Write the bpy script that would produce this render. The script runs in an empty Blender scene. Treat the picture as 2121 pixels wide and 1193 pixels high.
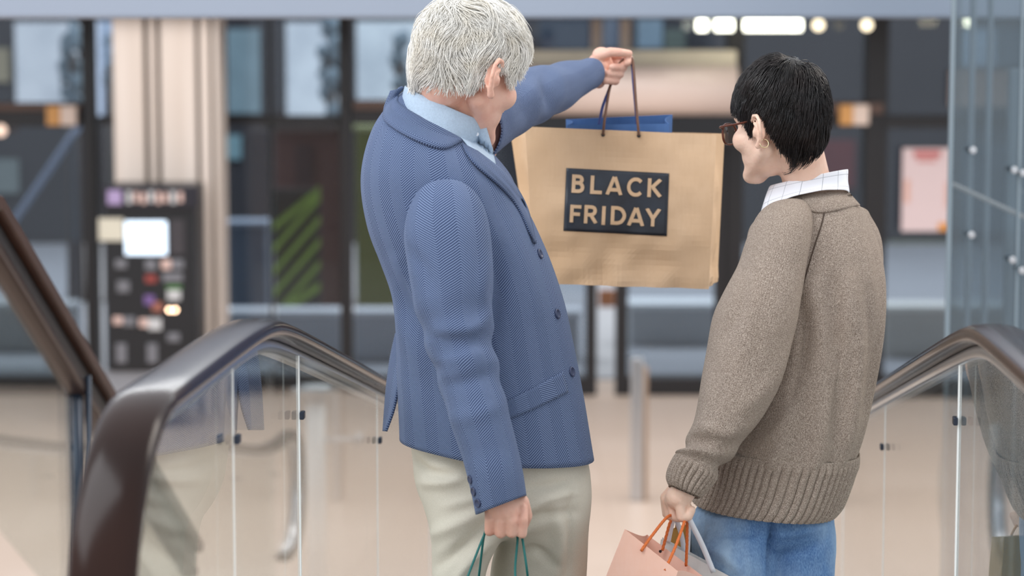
import bpy, bmesh, math, random
import numpy as np
from mathutils import Vector, Matrix, noise
from mathutils.bvhtree import BVHTree

random.seed(7); RNG = np.random.default_rng(7)
SC = bpy.context.scene
COL = SC.collection

# ---------------------------------------------------------------- camera
CAM = np.array([0.0, 0.0, 3.0])
FPX, CX, CY = 85.0 / 36.0 * 2121.0, 1060.5, 596.5
PITCH = math.atan(546.5 / FPX)
FWD = np.array([0, math.cos(PITCH), -math.sin(PITCH)])
UPV = np.array([0, math.sin(PITCH), math.cos(PITCH)])
cam_d = bpy.data.cameras.new('camera')
cam = bpy.data.objects.new('camera', cam_d); COL.objects.link(cam)
cam.location = CAM; cam.rotation_euler = (math.pi / 2 - PITCH, 0, 0)
cam_d.lens = 85; cam_d.sensor_width = 36; cam_d.clip_end = 200
cam_d.dof.use_dof = True; cam_d.dof.focus_distance = 4.4; cam_d.dof.aperture_fstop = 3.3
SC.camera = cam

# ---------------------------------------------------------------- light
world = bpy.data.worlds.new('world'); SC.world = world; world.use_nodes = True
bgn = world.node_tree.nodes['Background']
bgn.inputs[0].default_value = (0.90, 0.94, 1.0, 1); bgn.inputs[1].default_value = 0.95

def area(name, loc, target, size, power, col):
    l = bpy.data.lights.new(name, 'AREA'); l.shape = 'RECTANGLE'; l.size, l.size_y = size
    l.energy = power; l.color = col
    o = bpy.data.objects.new(name, l); COL.objects.link(o); o.location = loc
    o.rotation_euler = (Vector(target) - Vector(loc)).to_track_quat('-Z', 'Y').to_euler()
    return o
area('atrium_skylight', (-3.2, 2.2, 6.6), (0, 4.6, 2.4), (4.0, 4.0), 230, (0.95, 0.97, 1.0))
area('hall_ceiling_light', (3.0, 6.0, 6.2), (0.3, 4.6, 2.3), (2.2, 2.2), 100, (1.0, 0.91, 0.82))
area('lobby_ceiling_light', (0.5, 14.5, 6.0), (0.5, 15.5, 0), (9, 4), 300, (1.0, 0.96, 0.92))
area('street_fill_light', (0, 27.0, 8.5), (0, 25.0, 0), (16, 7), 1500, (0.92, 0.96, 1.0))  # added area lamp that brightens the view outside the doors
SC.view_settings.view_transform = 'Standard'; SC.view_settings.look = 'None'
SC.view_settings.gamma = 1.0; SC.view_settings.exposure = 0.13
SC.view_settings.use_curve_mapping = False

# ---------------------------------------------------------------- helpers
def P(px, py, d):
    """world point on the ray through a photograph pixel, at axial distance d"""
    return CAM + FWD * d + np.array([1.0, 0, 0]) * ((px - CX) / FPX * d) + UPV * ((CY - py) / FPX * d)
def PY(px, py, Y):
    r = P(px, py, 1.0) - CAM
    return CAM + r * (Y / r[1])
def lin(c):
    if isinstance(c, str):
        c = [int(c[i:i + 2], 16) for i in (1, 3, 5)]
    r = []
    for v in c[:3]:
        v = v / 255.0
        r.append(v / 12.92 if v <= 0.04045 else ((v + 0.055) / 1.055) ** 2.4)
    return (r[0], r[1], r[2], 1.0)

class NT:
    """small node-tree writer"""
    def __init__(s, name):
        s.m = bpy.data.materials.new(name); s.m.use_nodes = True
        s.t = s.m.node_tree; s.b = s.t.nodes['Principled BSDF']
    def n(s, kind, **kw):
        nd = s.t.nodes.new(kind)
        for k, v in kw.items(): setattr(nd, k, v)
        return nd
    def l(s, a, b): s.t.links.new(a, b)
    def math(s, op, a, b=None, c=None):
        nd = s.n('ShaderNodeMath', operation=op)
        for i, v in enumerate((a, b, c)):
            if v is None: continue
            if isinstance(v, (int, float)): nd.inputs[i].default_value = v
            else: s.l(v, nd.inputs[i])
        return nd.outputs[0]
    def mix(s, f, a, b):
        nd = s.n('ShaderNodeMix', data_type='RGBA')
        for i, v in ((0, f), (6, a), (7, b)):
            if isinstance(v, (int, float)): nd.inputs[i].default_value = v
            elif isinstance(v, tuple): nd.inputs[i].default_value = v
            else: s.l(v, nd.inputs[i])
        return nd.outputs[2]
    def noise(s, scale, detail=3, vec=None, rough=0.5):
        nd = s.n('ShaderNodeTexNoise'); nd.inputs['Scale'].default_value = scale
        nd.inputs['Detail'].default_value = detail; nd.inputs['Roughness'].default_value = rough
        if vec is not None: s.l(vec, nd.inputs['Vector'])
        return nd.outputs['Fac']
    def obj(s): return s.n('ShaderNodeTexCoord').outputs['Object']
    def uv(s): return s.n('ShaderNodeTexCoord').outputs['UV']
    def ramp(s, f, lo, hi):
        nd = s.n('ShaderNodeMapRange'); s.l(f, nd.inputs[0]); nd.inputs[1].default_value = lo; nd.inputs[2].default_value = hi
        return nd.outputs[0]
    def scale(s, vec, sc):
        nd = s.n('ShaderNodeMapping'); s.l(vec, nd.inputs[0]); nd.inputs['Scale'].default_value = sc
        return nd.outputs[0]
    def bump(s, h, dist, strength=1.0):
        nd = s.n('ShaderNodeBump'); s.l(h, nd.inputs['Height']); nd.inputs['Distance'].default_value = dist
        nd.inputs['Strength'].default_value = strength
        s.l(nd.outputs[0], s.b.inputs['Normal'])
    def col(s, c):
        if isinstance(c, tuple): s.b.inputs['Base Color'].default_value = c
        else: s.l(c, s.b.inputs['Base Color'])
    def set(s, **kw):
        for k, v in kw.items(): s.b.inputs[k.replace('_', ' ')].default_value = v
        return s

def plain(name, c, rough=0.5, metal=0.0, vary=0.12, vs=6.0, bump=0.0, bs=120.0, spec=0.5, coat=0.0):
    t = NT(name); c = lin(c)
    n = t.noise(vs, 3, t.obj())
    d = tuple(x * (1 - vary) for x in c[:3]) + (1,); h = tuple(min(1, x * (1 + vary)) for x in c[:3]) + (1,)
    t.col(t.mix(n, d, h)); t.set(Roughness=rough, Metallic=metal)
    t.b.inputs['Specular IOR Level'].default_value = spec
    if coat: t.b.inputs['Coat Weight'].default_value = coat; t.b.inputs['Coat Roughness'].default_value = 0.05
    if bump: t.bump(t.noise(bs, 3, t.obj()), bump)
    return t.m

def glow(name, c, s):
    t = NT(name); t.col(lin(c)); t.b.inputs['Emission Color'].default_value = lin(c); t.b.inputs['Emission Strength'].default_value = s
    return t.m

def glass(name, tint, ior=1.5, rough=0.0, cap=1.0, haze=0.0):
    t = NT(name); t.t.nodes.remove(t.b)
    tr = t.n('ShaderNodeBsdfTransparent'); tr.inputs[0].default_value = lin(tint)
    gl = t.n('ShaderNodeBsdfGlossy'); gl.inputs['Roughness'].default_value = rough
    fr = t.n('ShaderNodeFresnel')      # the same mirror strength on both faces of the thin pane
    t.l(t.math('MULTIPLY_ADD', t.n('ShaderNodeNewGeometry').outputs['Backfacing'], 1 / ior - ior, ior), fr.inputs[0])
    mx = t.n('ShaderNodeMixShader')
    t.l(t.math('MULTIPLY', fr.outputs[0], cap), mx.inputs[0]); t.l(tr.outputs[0], mx.inputs[1]); t.l(gl.outputs[0], mx.inputs[2])
    if haze:      # bluish grey haze over the pane, painted as diffuse colour
        df = t.n('ShaderNodeBsdfDiffuse'); df.inputs[0].default_value = lin((158, 170, 178)); m2 = t.n('ShaderNodeMixShader'); m2.inputs[0].default_value = haze
        t.l(mx.outputs[0], m2.inputs[1]); t.l(df.outputs[0], m2.inputs[2]); mx = m2
    t.l(mx.outputs[0], t.t.nodes['Material Output'].inputs[0])
    return t.m

ORG = {}
def mk(name, V, F, mat, parent=None, uv=None, smooth=True, solid=0.0, bevel=0.0, label=None, subsurf=0):
    V = np.asarray(V, float)
    if parent is None:
        o0 = np.array([(V[:, 0].min() + V[:, 0].max()) / 2, (V[:, 1].min() + V[:, 1].max()) / 2, V[:, 2].min()])
    else: o0 = ORG[parent.name]
    me = bpy.data.meshes.new(name)
    me.from_pydata((V - o0).tolist(), [], [list(map(int, f)) for f in F])
    if uv is not None:
        ul = me.uv_layers.new(name='uv')
        flat = np.asarray(uv, np.float32).reshape(-1)
        ul.data.foreach_set('uv', flat)
    me.validate(); me.update()
    if smooth: me.polygons.foreach_set('use_smooth', [True] * len(me.polygons))
    o = bpy.data.objects.new(name, me); COL.objects.link(o)
    if mat is not None: me.materials.append(mat)
    if parent is None: o.location = o0
    else: o.parent = parent
    ORG[o.name] = o0
    if solid:
        md = o.modifiers.new('solid', 'SOLIDIFY'); md.thickness = solid; md.offset = -1
    if bevel:
        md = o.modifiers.new('bevel', 'BEVEL'); md.width = bevel; md.segments = 2; md.limit_method = 'ANGLE'
    if subsurf:
        md = o.modifiers.new('sub', 'SUBSURF'); md.levels = md.render_levels = subsurf
    if label: o['label'] = label
    return o

def empty(name, loc):
    o = bpy.data.objects.new(name, None); COL.objects.link(o); o.location = loc; ORG[o.name] = np.array(loc, float)
    o.empty_display_size = 0.1
    return o
def tag(o, label, cat, group=None):
    o['label'] = label; o['category'] = cat
    if group: o['group'] = group
    return o
def struct(o, label=None):
    o['kind'] = 'structure'
    if label: o['label'] = label
    return o

def boxv(x0, x1, y0, y1, z0, z1):
    V = [(x, y, z) for x in (x0, x1) for y in (y0, y1) for z in (z0, z1)]
    F = [(0, 1, 3, 2), (4, 6, 7, 5), (0, 4, 5, 1), (2, 3, 7, 6), (0, 2, 6, 4), (1, 5, 7, 3)]
    return V, F
def box(name, b, mat, parent=None, bevel=0.004, **kw):
    V, F = boxv(*b)
    return mk(name, V, F, mat, parent, smooth=False, bevel=bevel, **kw)
def fbox(name, px0, px1, py0, py1, Y, th, mat, parent=None, bevel=0.01, **kw):
    """box whose front face at distance Y covers the given pixels; goes back by th"""
    a = PY(px0, py0, Y); b = PY(px1, py1, Y)
    return box(name, (a[0], b[0], Y, Y + th, min(a[2], b[2]), max(a[2], b[2])), mat, parent, bevel, **kw)

def spline(K, m):
    """Catmull-Rom through the rows of K, m samples"""
    K = np.asarray(K, float); n = len(K)
    if n == 2:
        t = np.linspace(0, 1, m)[:, None]; return K[0] * (1 - t) + K[1] * t
    T = np.zeros_like(K); T[1:-1] = (K[2:] - K[:-2]) / 2; T[0] = K[1] - K[0]; T[-1] = K[-1] - K[-2]
    out = []
    for s in np.linspace(0, n - 1, m):
        i = min(int(s), n - 2); t = s - i
        out.append((2 * t**3 - 3 * t**2 + 1) * K[i] + (t**3 - 2 * t**2 + t) * T[i] + (-2 * t**3 + 3 * t**2) * K[i + 1] + (t**3 - t**2) * T[i + 1])
    return np.array(out)

def spow(v, e): return np.sign(v) * np.abs(v) ** e

def rings_from(keys, m, n, e=2.2, mode='world', disp=None):
    """rows xl,yl,xr,yr,d,b[,dt,bz]: a ring whose outline spans two pixels at distance d, half depth b"""
    K = np.asarray([list(k) + [0.0] * (8 - len(k)) for k in keys], float)
    S = spline(K, m)
    L = np.array([P(r[0], r[1], r[4] + r[6]) for r in S]); R = np.array([P(r[2], r[3], r[4] - r[6]) for r in S])
    C = (L + R) / 2; A = (R - L) / 2
    ax = np.gradient(C, axis=0)
    th = np.linspace(0, 2 * math.pi, n, endpoint=False)
    c, s = spow(np.cos(th), 2 / e), spow(np.sin(th), 2 / e)
    out = np.zeros((m, n, 3))
    for i in range(m):
        if mode == 'world': bv = np.array([0, 1.0, S[i][7]])
        else:
            bv = np.cross(ax[i], A[i]); bv /= np.linalg.norm(bv) + 1e-9
            if bv[1] < 0: bv = -bv
        pts = C[i] + np.outer(c, A[i]) + np.outer(s, bv * S[i][5])
        if disp is not None:
            nr = np.outer(np.cos(th), A[i] / (np.linalg.norm(A[i]) + 1e-9)) + np.outer(np.sin(th), bv)
            pts = pts + nr * disp(th, i / (m - 1), pts)[:, None]
        out[i] = pts
    return out

def loft(R, ucirc=1.0, cap0=False, cap1=False, closed=True):
    R = np.asarray(R); m, n = R.shape[:2]
    V = R.reshape(-1, 3); F = []; UV = []
    ln = np.concatenate([[0], np.cumsum(np.linalg.norm(np.diff(R.mean(1), axis=0), axis=1))])
    nn = n if closed else n - 1
    for i in range(m - 1):
        for j in range(nn):
            k = (j + 1) % n
            F.append((i * n + j, i * n + k, (i + 1) * n + k, (i + 1) * n + j))
            u0, u1 = j / n * ucirc, (j + 1) / n * ucirc
            UV += [(u0, ln[i]), (u1, ln[i]), (u1, ln[i + 1]), (u0, ln[i + 1])]
    ctr = np.repeat(R.mean(1), n, axis=0) if closed else np.tile(2 * V.mean(0) - CAM, (len(V), 1))
    fa = np.array(F); nf = np.cross(V[fa[:, 2]] - V[fa[:, 0]], V[fa[:, 3]] - V[fa[:, 1]])
    flip = (nf * (V[fa].mean(1) - ctr[fa].mean(1))).sum() < 0
    V = V.tolist()
    for flag, i in ((cap0, 0), (cap1, m - 1)):
        if flag:
            V.append(R[i].mean(0).tolist()); ci = len(V) - 1
            for j in range(nn):
                k = (j + 1) % n
                F.append((ci, i * n + k, i * n + j) if i == 0 else (ci, i * n + j, i * n + k))
                UV += [(0, 0)] * 3
    if flip:
        k = 0; U2 = []
        for f in F: U2 += UV[k:k + len(f)][::-1]; k += len(f)
        F = [f[::-1] for f in F]; UV = U2
    return np.array(V), F, UV
def mk_loft(name, R, mat, parent, ucirc=1.0, cap0=False, cap1=False, solid=0.0, closed=True, folds=None, **kw):
    V, F, UV = loft(R, ucirc, cap0, cap1, closed)
    if folds: V = fold(V, F, folds)
    o = mk(name, V, F, mat, parent, uv=UV, solid=solid, **kw)
    return o, BVHTree.FromPolygons([Vector(v) for v in V], F)

def sweep(path, w, h, n=16, e=2.6, up=(0, 0, 1), prof=None):
    """sweep a superellipse (half w sideways, half h upwards) along a path"""
    path = np.asarray(path, float); T = np.gradient(path, axis=0); T /= np.linalg.norm(T, axis=1)[:, None]
    th = np.linspace(0, 2 * math.pi, n, endpoint=False)
    c, s = spow(np.cos(th), 2 / e), spow(np.sin(th), 2 / e)
    out = []; up = np.array(up, float); side0 = None
    for p, t in zip(path, T):
        sd = np.cross(t, up)
        if side0 is not None and np.dot(sd, side0) < 0: sd = -sd
        if np.linalg.norm(sd) < 1e-3: sd = side0
        sd = sd / np.linalg.norm(sd); side0 = sd
        nv = np.cross(sd, t)
        out.append(p + np.outer(c * w, sd) + np.outer(s * h, nv))
    return np.array(out)
def cord(name, pts, r, mat, parent=None, m=24, n=8, twist=0.0, label=None):
    pth = spline(pts, m)
    d = pth[-1] - pth[0]
    up = (0, 1, 0.2) if abs(d[1]) < 0.8 * np.linalg.norm(d) else (1, 0, 0)
    R = sweep(pth, r, r, n, 2.0, up)
    V, F, UV = loft(R, 1.0, True, True)
    return mk(name, V, F, mat, parent, uv=UV, label=label)

class Acc:
    def __init__(s): s.V = []; s.F = []
    def add(s, V, F):
        o = len(s.V); s.V += [tuple(v) for v in V]; s.F += [tuple(i + o for i in f) for f in F]
    def ell(s, c, ax, R=np.eye(3), nu=20, nv=12):
        c = np.asarray(c, float); V = []; F = []
        for i in range(nv + 1):
            a = math.pi * i / nv
            for j in range(nu):
                b = 2 * math.pi * j / nu
                V.append(c + R @ (np.array([math.sin(a) * math.cos(b), math.sin(a) * math.sin(b), math.cos(a)]) * ax))
        for i in range(nv):
            for j in range(nu):
                k = (j + 1) % nu
                F.append((i * nu + j, (i + 1) * nu + j, (i + 1) * nu + k, i * nu + k))
        s.add(V, F)
    def cap(s, p0, p1, r0, r1, n=14):
        p0, p1 = np.asarray(p0, float), np.asarray(p1, float)
        t = p1 - p0; L = np.linalg.norm(t); t = t / (L + 1e-9)
        a = np.cross(t, (0, 0, 1.0) if abs(t[2]) < 0.9 else (1.0, 0, 0)); a /= np.linalg.norm(a); b = np.cross(t, a)
        R = []
        for k in range(6): q = -math.pi / 2 + k * math.pi / 10 + 1e-3; R.append((p0 + t * r0 * math.sin(q), r0 * math.cos(q)))
        for k in range(6): q = k * math.pi / 10 - 1e-3; R.append((p1 + t * r1 * math.sin(q), r1 * math.cos(q)))
        V = []; F = []
        for c, r in R:
            for j in range(n):
                q = 2 * math.pi * j / n; V.append(c + (a * math.cos(q) + b * math.sin(q)) * abs(r))
        for i in range(len(R) - 1):
            for j in range(n):
                k = (j + 1) % n; F.append((i * n + j, i * n + k, (i + 1) * n + k, (i + 1) * n + j))
        V.append(R[0][0]); V.append(R[-1][0]); c0 = len(V) - 2
        for j in range(n):
            k = (j + 1) % n; F.append((c0, k, j)); F.append((c0 + 1, (len(R) - 1) * n + j, (len(R) - 1) * n + k))
        s.add(V, F)
    def chain(s, pts, rad):
        for i in range(len(pts) - 1): s.cap(pts[i], pts[i + 1], rad[i], rad[i + 1])

def remesh(acc, voxel, it=6):
    me = bpy.data.meshes.new('tmp'); me.from_pydata(acc.V, [], acc.F); me.update()
    o = bpy.data.objects.new('tmp', me); COL.objects.link(o)
    md = o.modifiers.new('r', 'REMESH'); md.mode = 'VOXEL'; md.voxel_size = voxel
    md = o.modifiers.new('s', 'SMOOTH'); md.factor = 0.5; md.iterations = it
    dg = bpy.context.evaluated_depsgraph_get(); ev = o.evaluated_get(dg); em = ev.to_mesh()
    n = len(em.vertices); V = np.zeros(n * 3, np.float32); em.vertices.foreach_get('co', V); V = V.reshape(-1, 3).astype(float)
    F = [tuple(p.vertices) for p in em.polygons]
    ev.to_mesh_clear(); bpy.data.objects.remove(o); bpy.data.meshes.remove(me)
    return V, F

def hit(bvh, px, py, dflt=None):
    r = P(px, py, 1.0) - CAM
    loc, nrm, idx, dist = bvh.ray_cast(Vector(CAM), Vector(r / np.linalg.norm(r)))
    if loc is None: return (P(px, py, dflt), -r / np.linalg.norm(r)) if dflt else (None, None)
    n = np.array(nrm)
    if np.dot(n, r) > 0: n = -n
    return np.array(loc), n

def ribbon(name, A, B, bvh, off, na, nb, mat, parent, thick=0.004, dflt=None, swap=False, bulge=0.0):
    """sheet between two pixel outlines laid on a surface and lifted off it"""
    a = spline(A, na); b = spline(B, na); D = np.full((na, nb), np.nan)
    G = np.zeros((na, nb, 2))
    for i in range(na):
        for j in range(nb):
            q = a[i] * (1 - j / (nb - 1)) + b[i] * j / (nb - 1); G[i, j] = q
            p, _ = hit(bvh, q[0], q[1])
            if p is not None: D[i, j] = np.dot(p - CAM, FWD)
    if np.isnan(D).any():
        med = dflt if dflt else np.nanmedian(D)
        for i in range(na):
            for j in range(nb):
                if np.isnan(D[i, j]):
                    ok = np.argwhere(~np.isnan(D))
                    if len(ok):
                        k = ok[np.argmin(((ok - (i, j)) ** 2).sum(1))]; D[i, j] = D[k[0], k[1]]
                    else: D[i, j] = med
    for _ in range(3):
        E = D.copy(); E[1:-1] = (D[:-2] + 2 * D[1:-1] + D[2:]) / 4; D = np.minimum(E, D + 0.002)
    V = np.zeros((na, nb, 3))
    for i in range(na):
        for j in range(nb):
            w = math.sin(math.pi * j / (nb - 1))
            V[i, j] = P(G[i, j, 0], G[i, j, 1], D[i, j] - off - bulge * w)
    if swap: V = V.transpose(1, 0, 2); na, nb = nb, na
    w = np.linalg.norm(V[na // 2, -1] - V[na // 2, 0])
    return mk_loft(name, V, mat, parent, ucirc=w * nb / (nb - 1), closed=False, solid=thick)

def project(V):
    r = np.asarray(V) - CAM; d = r @ FWD
    return CX + r[:, 0] / d * FPX, CY - (r @ UPV) / d * FPX, d
def vnormals(V, F):
    V = np.asarray(V, float); N = np.zeros_like(V)
    for k in (3, 4):
        f = np.array([q for q in F if len(q) == k], int)
        if not len(f): continue
        n = np.cross(V[f[:, 2]] - V[f[:, 0]], V[f[:, -1]] - V[f[:, 1]]) if k == 4 else np.cross(V[f[:, 1]] - V[f[:, 0]], V[f[:, 2]] - V[f[:, 0]])
        for j in range(k): np.add.at(N, f[:, j], n)
    N /= np.linalg.norm(N, axis=1)[:, None] + 1e-12
    if (N * (V - V.mean(0))).sum() < 0: N = -N
    return N
def fold(V, F, folds):
    """press soft creases and ridges into cloth along lines given as pixel paths: (points, half width, height)"""
    V = np.asarray(V, float); N = vnormals(V, F); px, py, d = project(V)
    view = (CAM - V) / np.linalg.norm(CAM - V, axis=1)[:, None]
    face = np.clip((N * view).sum(1) * 2.5 + 0.1, 0, 1)
    h = np.zeros(len(V))
    for pts, w, amp in folds:
        q = spline(np.array(pts, float), 24); tt = np.linspace(0, 1, 24)
        D = np.hypot(px[:, None] - q[None, :, 0], py[:, None] - q[None, :, 1]); k = D.argmin(1); dm = D[np.arange(len(V)), k]
        h += amp * np.exp(-(dm / w) ** 2) * np.sin(np.pi * np.clip(tt[k] * 0.86 + 0.07, 0, 1)) ** 0.6
    return V + N * (h * face)[:, None]

def fnoise(p, s, seed=0.0):
    return noise.noise(Vector((p[0] * s + seed, p[1] * s - seed, p[2] * s + 2 * seed)))
def disc(name, c, nrm, r, h, mat, parent=None, n=18, rim=0.0, label=None):
    nrm = np.asarray(nrm, float); nrm /= np.linalg.norm(nrm)
    a = np.cross(nrm, (0, 0, 1.0) if abs(nrm[2]) < 0.9 else (1.0, 0, 0)); a /= np.linalg.norm(a); b = np.cross(nrm, a)
    prof = [(r, 0), (r, h * 0.7), (r * 0.9, h), (r * 0.72, h), (r * 0.62, h * (1 - rim)), (0.02 * r, h * (1 - rim))]
    R = np.array([[c + nrm * z + (a * math.cos(q) + b * math.sin(q)) * rr for q in np.linspace(0, 2 * math.pi, n, endpoint=False)] for rr, z in prof])
    V, F, UV = loft(R, 1.0, True, True)
    return mk(name, V, F, mat, parent, uv=UV, label=label)

# ---------------------------------------------------------------- materials of the place
def floor_mat(name, c1, c2, tile, rough):
    t = NT(name); br = t.n('ShaderNodeTexBrick'); t.l(t.obj(), br.inputs['Vector'])
    br.offset = 0.0; br.inputs['Scale'].default_value = 1.0; br.inputs['Brick Width'].default_value = tile; br.inputs['Row Height'].default_value = tile
    br.inputs['Mortar Size'].default_value = 0.004; br.inputs['Color1'].default_value = lin(c1); br.inputs['Color2'].default_value = lin(c2)
    br.inputs['Mortar'].default_value = lin((186, 164, 148))
    n = t.noise(1.3, 4, t.obj())
    t.col(t.mix(t.ramp(n, 0.3, 0.8), br.outputs['Color'], lin(c2))); t.set(Roughness=rough)
    return t.m
M_FLOOR = floor_mat('beige_floor', (214, 193, 177), (206, 184, 167), 0.6, 0.32)
M_BEAM = plain('painted_beam', (160, 170, 186), 0.6, vary=0.03, vs=1.0)
M_COLUMN = NT('pale_wood_column')
_n = M_COLUMN.noise(9, 4, M_COLUMN.scale(M_COLUMN.obj(), (1.0, 1.0, 0.04)))
M_COLUMN.col(M_COLUMN.mix(M_COLUMN.ramp(_n, 0.35, 0.65), lin((212, 196, 183)), lin((228, 214, 203)))); M_COLUMN.set(Roughness=0.5); M_COLUMN = M_COLUMN.m
M_FRAME = plain('dark_frame', (30, 28, 30), 0.4)
M_BRONZE = plain('bronze_trim', (96, 74, 64), 0.4)
M_STEEL = plain('brushed_steel', (205, 208, 212), 0.28, 1.0, vary=0.05)
M_STEELD = plain('dark_blue_steel', (44, 55, 70), 0.25, 0.3, vary=0.05)
M_POST = plain('post_highlight_white', (248, 250, 250), 0.3, 0.1, vary=0.01)  # near-white colour paints in the bright highlights of chrome
M_BLACK = plain('black_plastic', (24, 25, 29), 0.35, vary=0.1)
M_CLAMP = plain('clamp_metal', (52, 60, 74), 0.35, 0.6)
M_GLASS = glass('balustrade_glass', (248, 251, 250), 1.55, cap=0.95)
M_FGLASS = glass('facade_glass', (222, 228, 234), 1.45, 0.01, 1.0)
M_LGLASS = glass('lift_glass', (226, 232, 235), 1.5, 0.03, haze=0.10)
M_EDGE = plain('glass_edge', (246, 250, 249), 0.2, vary=0.01)  # white stands in for light glowing through the pane edges
M_LEDGE = plain('lift_glass_edge', (136, 150, 158), 0.25, vary=0.03)

def handrail_mat():
    t = NT('handrail_rubber')
    n = t.noise(2.2, 3, t.obj())
    t.col(t.mix(t.ramp(n, 0.35, 0.7), lin((16, 11, 11)), lin((46, 26, 19)))); t.set(Roughness=0.19)  # brown tone painted in for reflections of warm lamps
    t.b.inputs['Specular IOR Level'].default_value = 0.20
    t.b.inputs['Coat Weight'].default_value = 0.0; t.b.inputs['Coat Roughness'].default_value = 0.12
    return t.m
M_RAIL = handrail_mat()
M_WOOD = plain('dark_wood_rail', (74, 46, 34), 0.42, vary=0.25, vs=9)

# ---------------------------------------------------------------- floors, beam
TH = math.atan((1360 - CX) / FPX * math.cos(PITCH))
def E(u, v, z): return np.array([u * math.cos(TH) + v * math.sin(TH), -u * math.sin(TH) + v * math.cos(TH), z])
UP_Z = 1.53
struct(box('floor', (-16, 16, 5.6, 34, -0.3, 0.0), M_FLOOR, bevel=0), 'beige tiled floor of the lower hall')
def slab(name, quads, z0, z1, mat, parent=None):
    V = []; F = []
    for q in quads:
        o = len(V); V += [E(u, v, z1) for u, v in q] + [E(u, v, z0) for u, v in q]
        F += [(o, o + 1, o + 2, o + 3), (o + 7, o + 6, o + 5, o + 4)] + [(o + i, o + 4 + i, o + 4 + (i + 1) % 4, o + (i + 1) % 4) for i in range(4)]
    return mk(name, V, F, mat, parent, smooth=False)
struct(slab('floor_upper', [[(-4, -3), (4, -3), (4, 3.55), (-4, 3.55)], [(-4, 3.55), (-0.95, 3.55), (-0.95, 5.85), (-4, 5.85)]], UP_Z - 0.3, UP_Z, M_FLOOR), 'beige floor of the upper landing')
def wall_mat(): return plain('white_wall', (205, 205, 206), 0.7, vary=0.04)
a = PY(-60, 38, 8.2); b = PY(2180, 38, 8.2)
struct(box('trim_1', (a[0] - 2, b[0] + 2, 8.2, 8.7, a[2], a[2] + 0.9), M_BEAM, bevel=0.012), 'blue-grey painted ceiling beam across the top')

# ---------------------------------------------------------------- moving ramp
ramp = empty('moving_ramp', E(0, 3.8, 0))
tag(ramp, 'sloping moving walkway with glass sides and black rubber handrails under both shoppers', 'walkway')
SL = 0.2126
def railz(v):
    s = v - 3.80; z = 2.545 - SL * (s + math.sqrt(s * s + 0.14 ** 2)) / 2
    return (z + 1.02 + math.sqrt((z - 1.02) ** 2 + 0.01)) / 2
def treadz(v): return railz(v) - 1.0
UL, UR = -0.638, 0.530
def strip(name, u0, u1, vs, zlo, zhi, mat, parent=ramp):
    R = np.array([[E(u0, v, zlo(v)), E(u1, v, zlo(v)), E(u1, v, zhi(v)), E(u0, v, zhi(v))] for v in vs])
    V, F, UV = loft(R, 1.0, True, True)
    return mk(name, V, F, mat, parent, smooth=False)
vs = np.linspace(2.7, 11.9, 60)
strip('belt', UL + 0.13, UR - 0.13, np.linspace(3.2, 11.9, 60), lambda v: treadz(v) - 0.12, lambda v: treadz(v) + 0.004, plain('ribbed_belt', (44, 45, 48), 0.5, 0.3, bump=0.01, bs=400))
for u in (UL, UR):
    strip('side_deck', u - 0.13, u + 0.13, vs, lambda v: max(treadz(v) - 0.55, -0.02), lambda v: treadz(v) + 0.09, M_STEEL)
def rail_path(u):
    r = 0.30; vc = 2.98; zc = 2.545 - r
    pts = [E(u, vc + 0.25, zc - r), E(u, vc + 0.12, zc - r)]
    for k in range(0, 19):
        q = -math.pi / 2 - k * math.pi / 18
        pts.append(E(u, vc + r * math.cos(q), zc + r * math.sin(q)))
    for v in np.concatenate([np.linspace(3.1, 4.4, 28), np.linspace(4.6, 11.5, 40)]): pts.append(E(u, v, railz(v)))
    zc2 = railz(11.5) - r
    for k in range(1, 19):
        q = math.pi / 2 - k * math.pi / 18; pts.append(E(u, 11.5 + r * math.cos(q), zc2 + r * math.sin(q)))
    return pts + [E(u, 11.3, zc2 - r)]
side = E(1, 0, 0)
for u in (UL, UR):
    path = np.array(rail_path(u)); T = np.gradient(path, axis=0); T /= np.linalg.norm(T, axis=1)[:, None]
    def swp(off, w, h, n, e):
        th = np.linspace(0, 2 * math.pi, n, endpoint=False); c, s = spow(np.cos(th), 2 / e), spow(np.sin(th), 2 / e)
        R = []
        for p, t in zip(path, T):
            nv = np.cross(side, t); R.append(p + nv * off + np.outer(c * w, side) + np.outer(s * h, nv))
        return np.array(R)
    mk_loft('handrail', swp(-0.016, 0.041, 0.0175, 28, 2.5), M_RAIL, ramp, cap0=True, cap1=True, label='black rubber handrail with a brown sheen put into its colour')
    mk_loft('rail_guide', swp(-0.043, 0.020, 0.012, 12, 4), M_STEEL, ramp, cap0=True, cap1=True, label='bright steel strip below the handrail')
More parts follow.
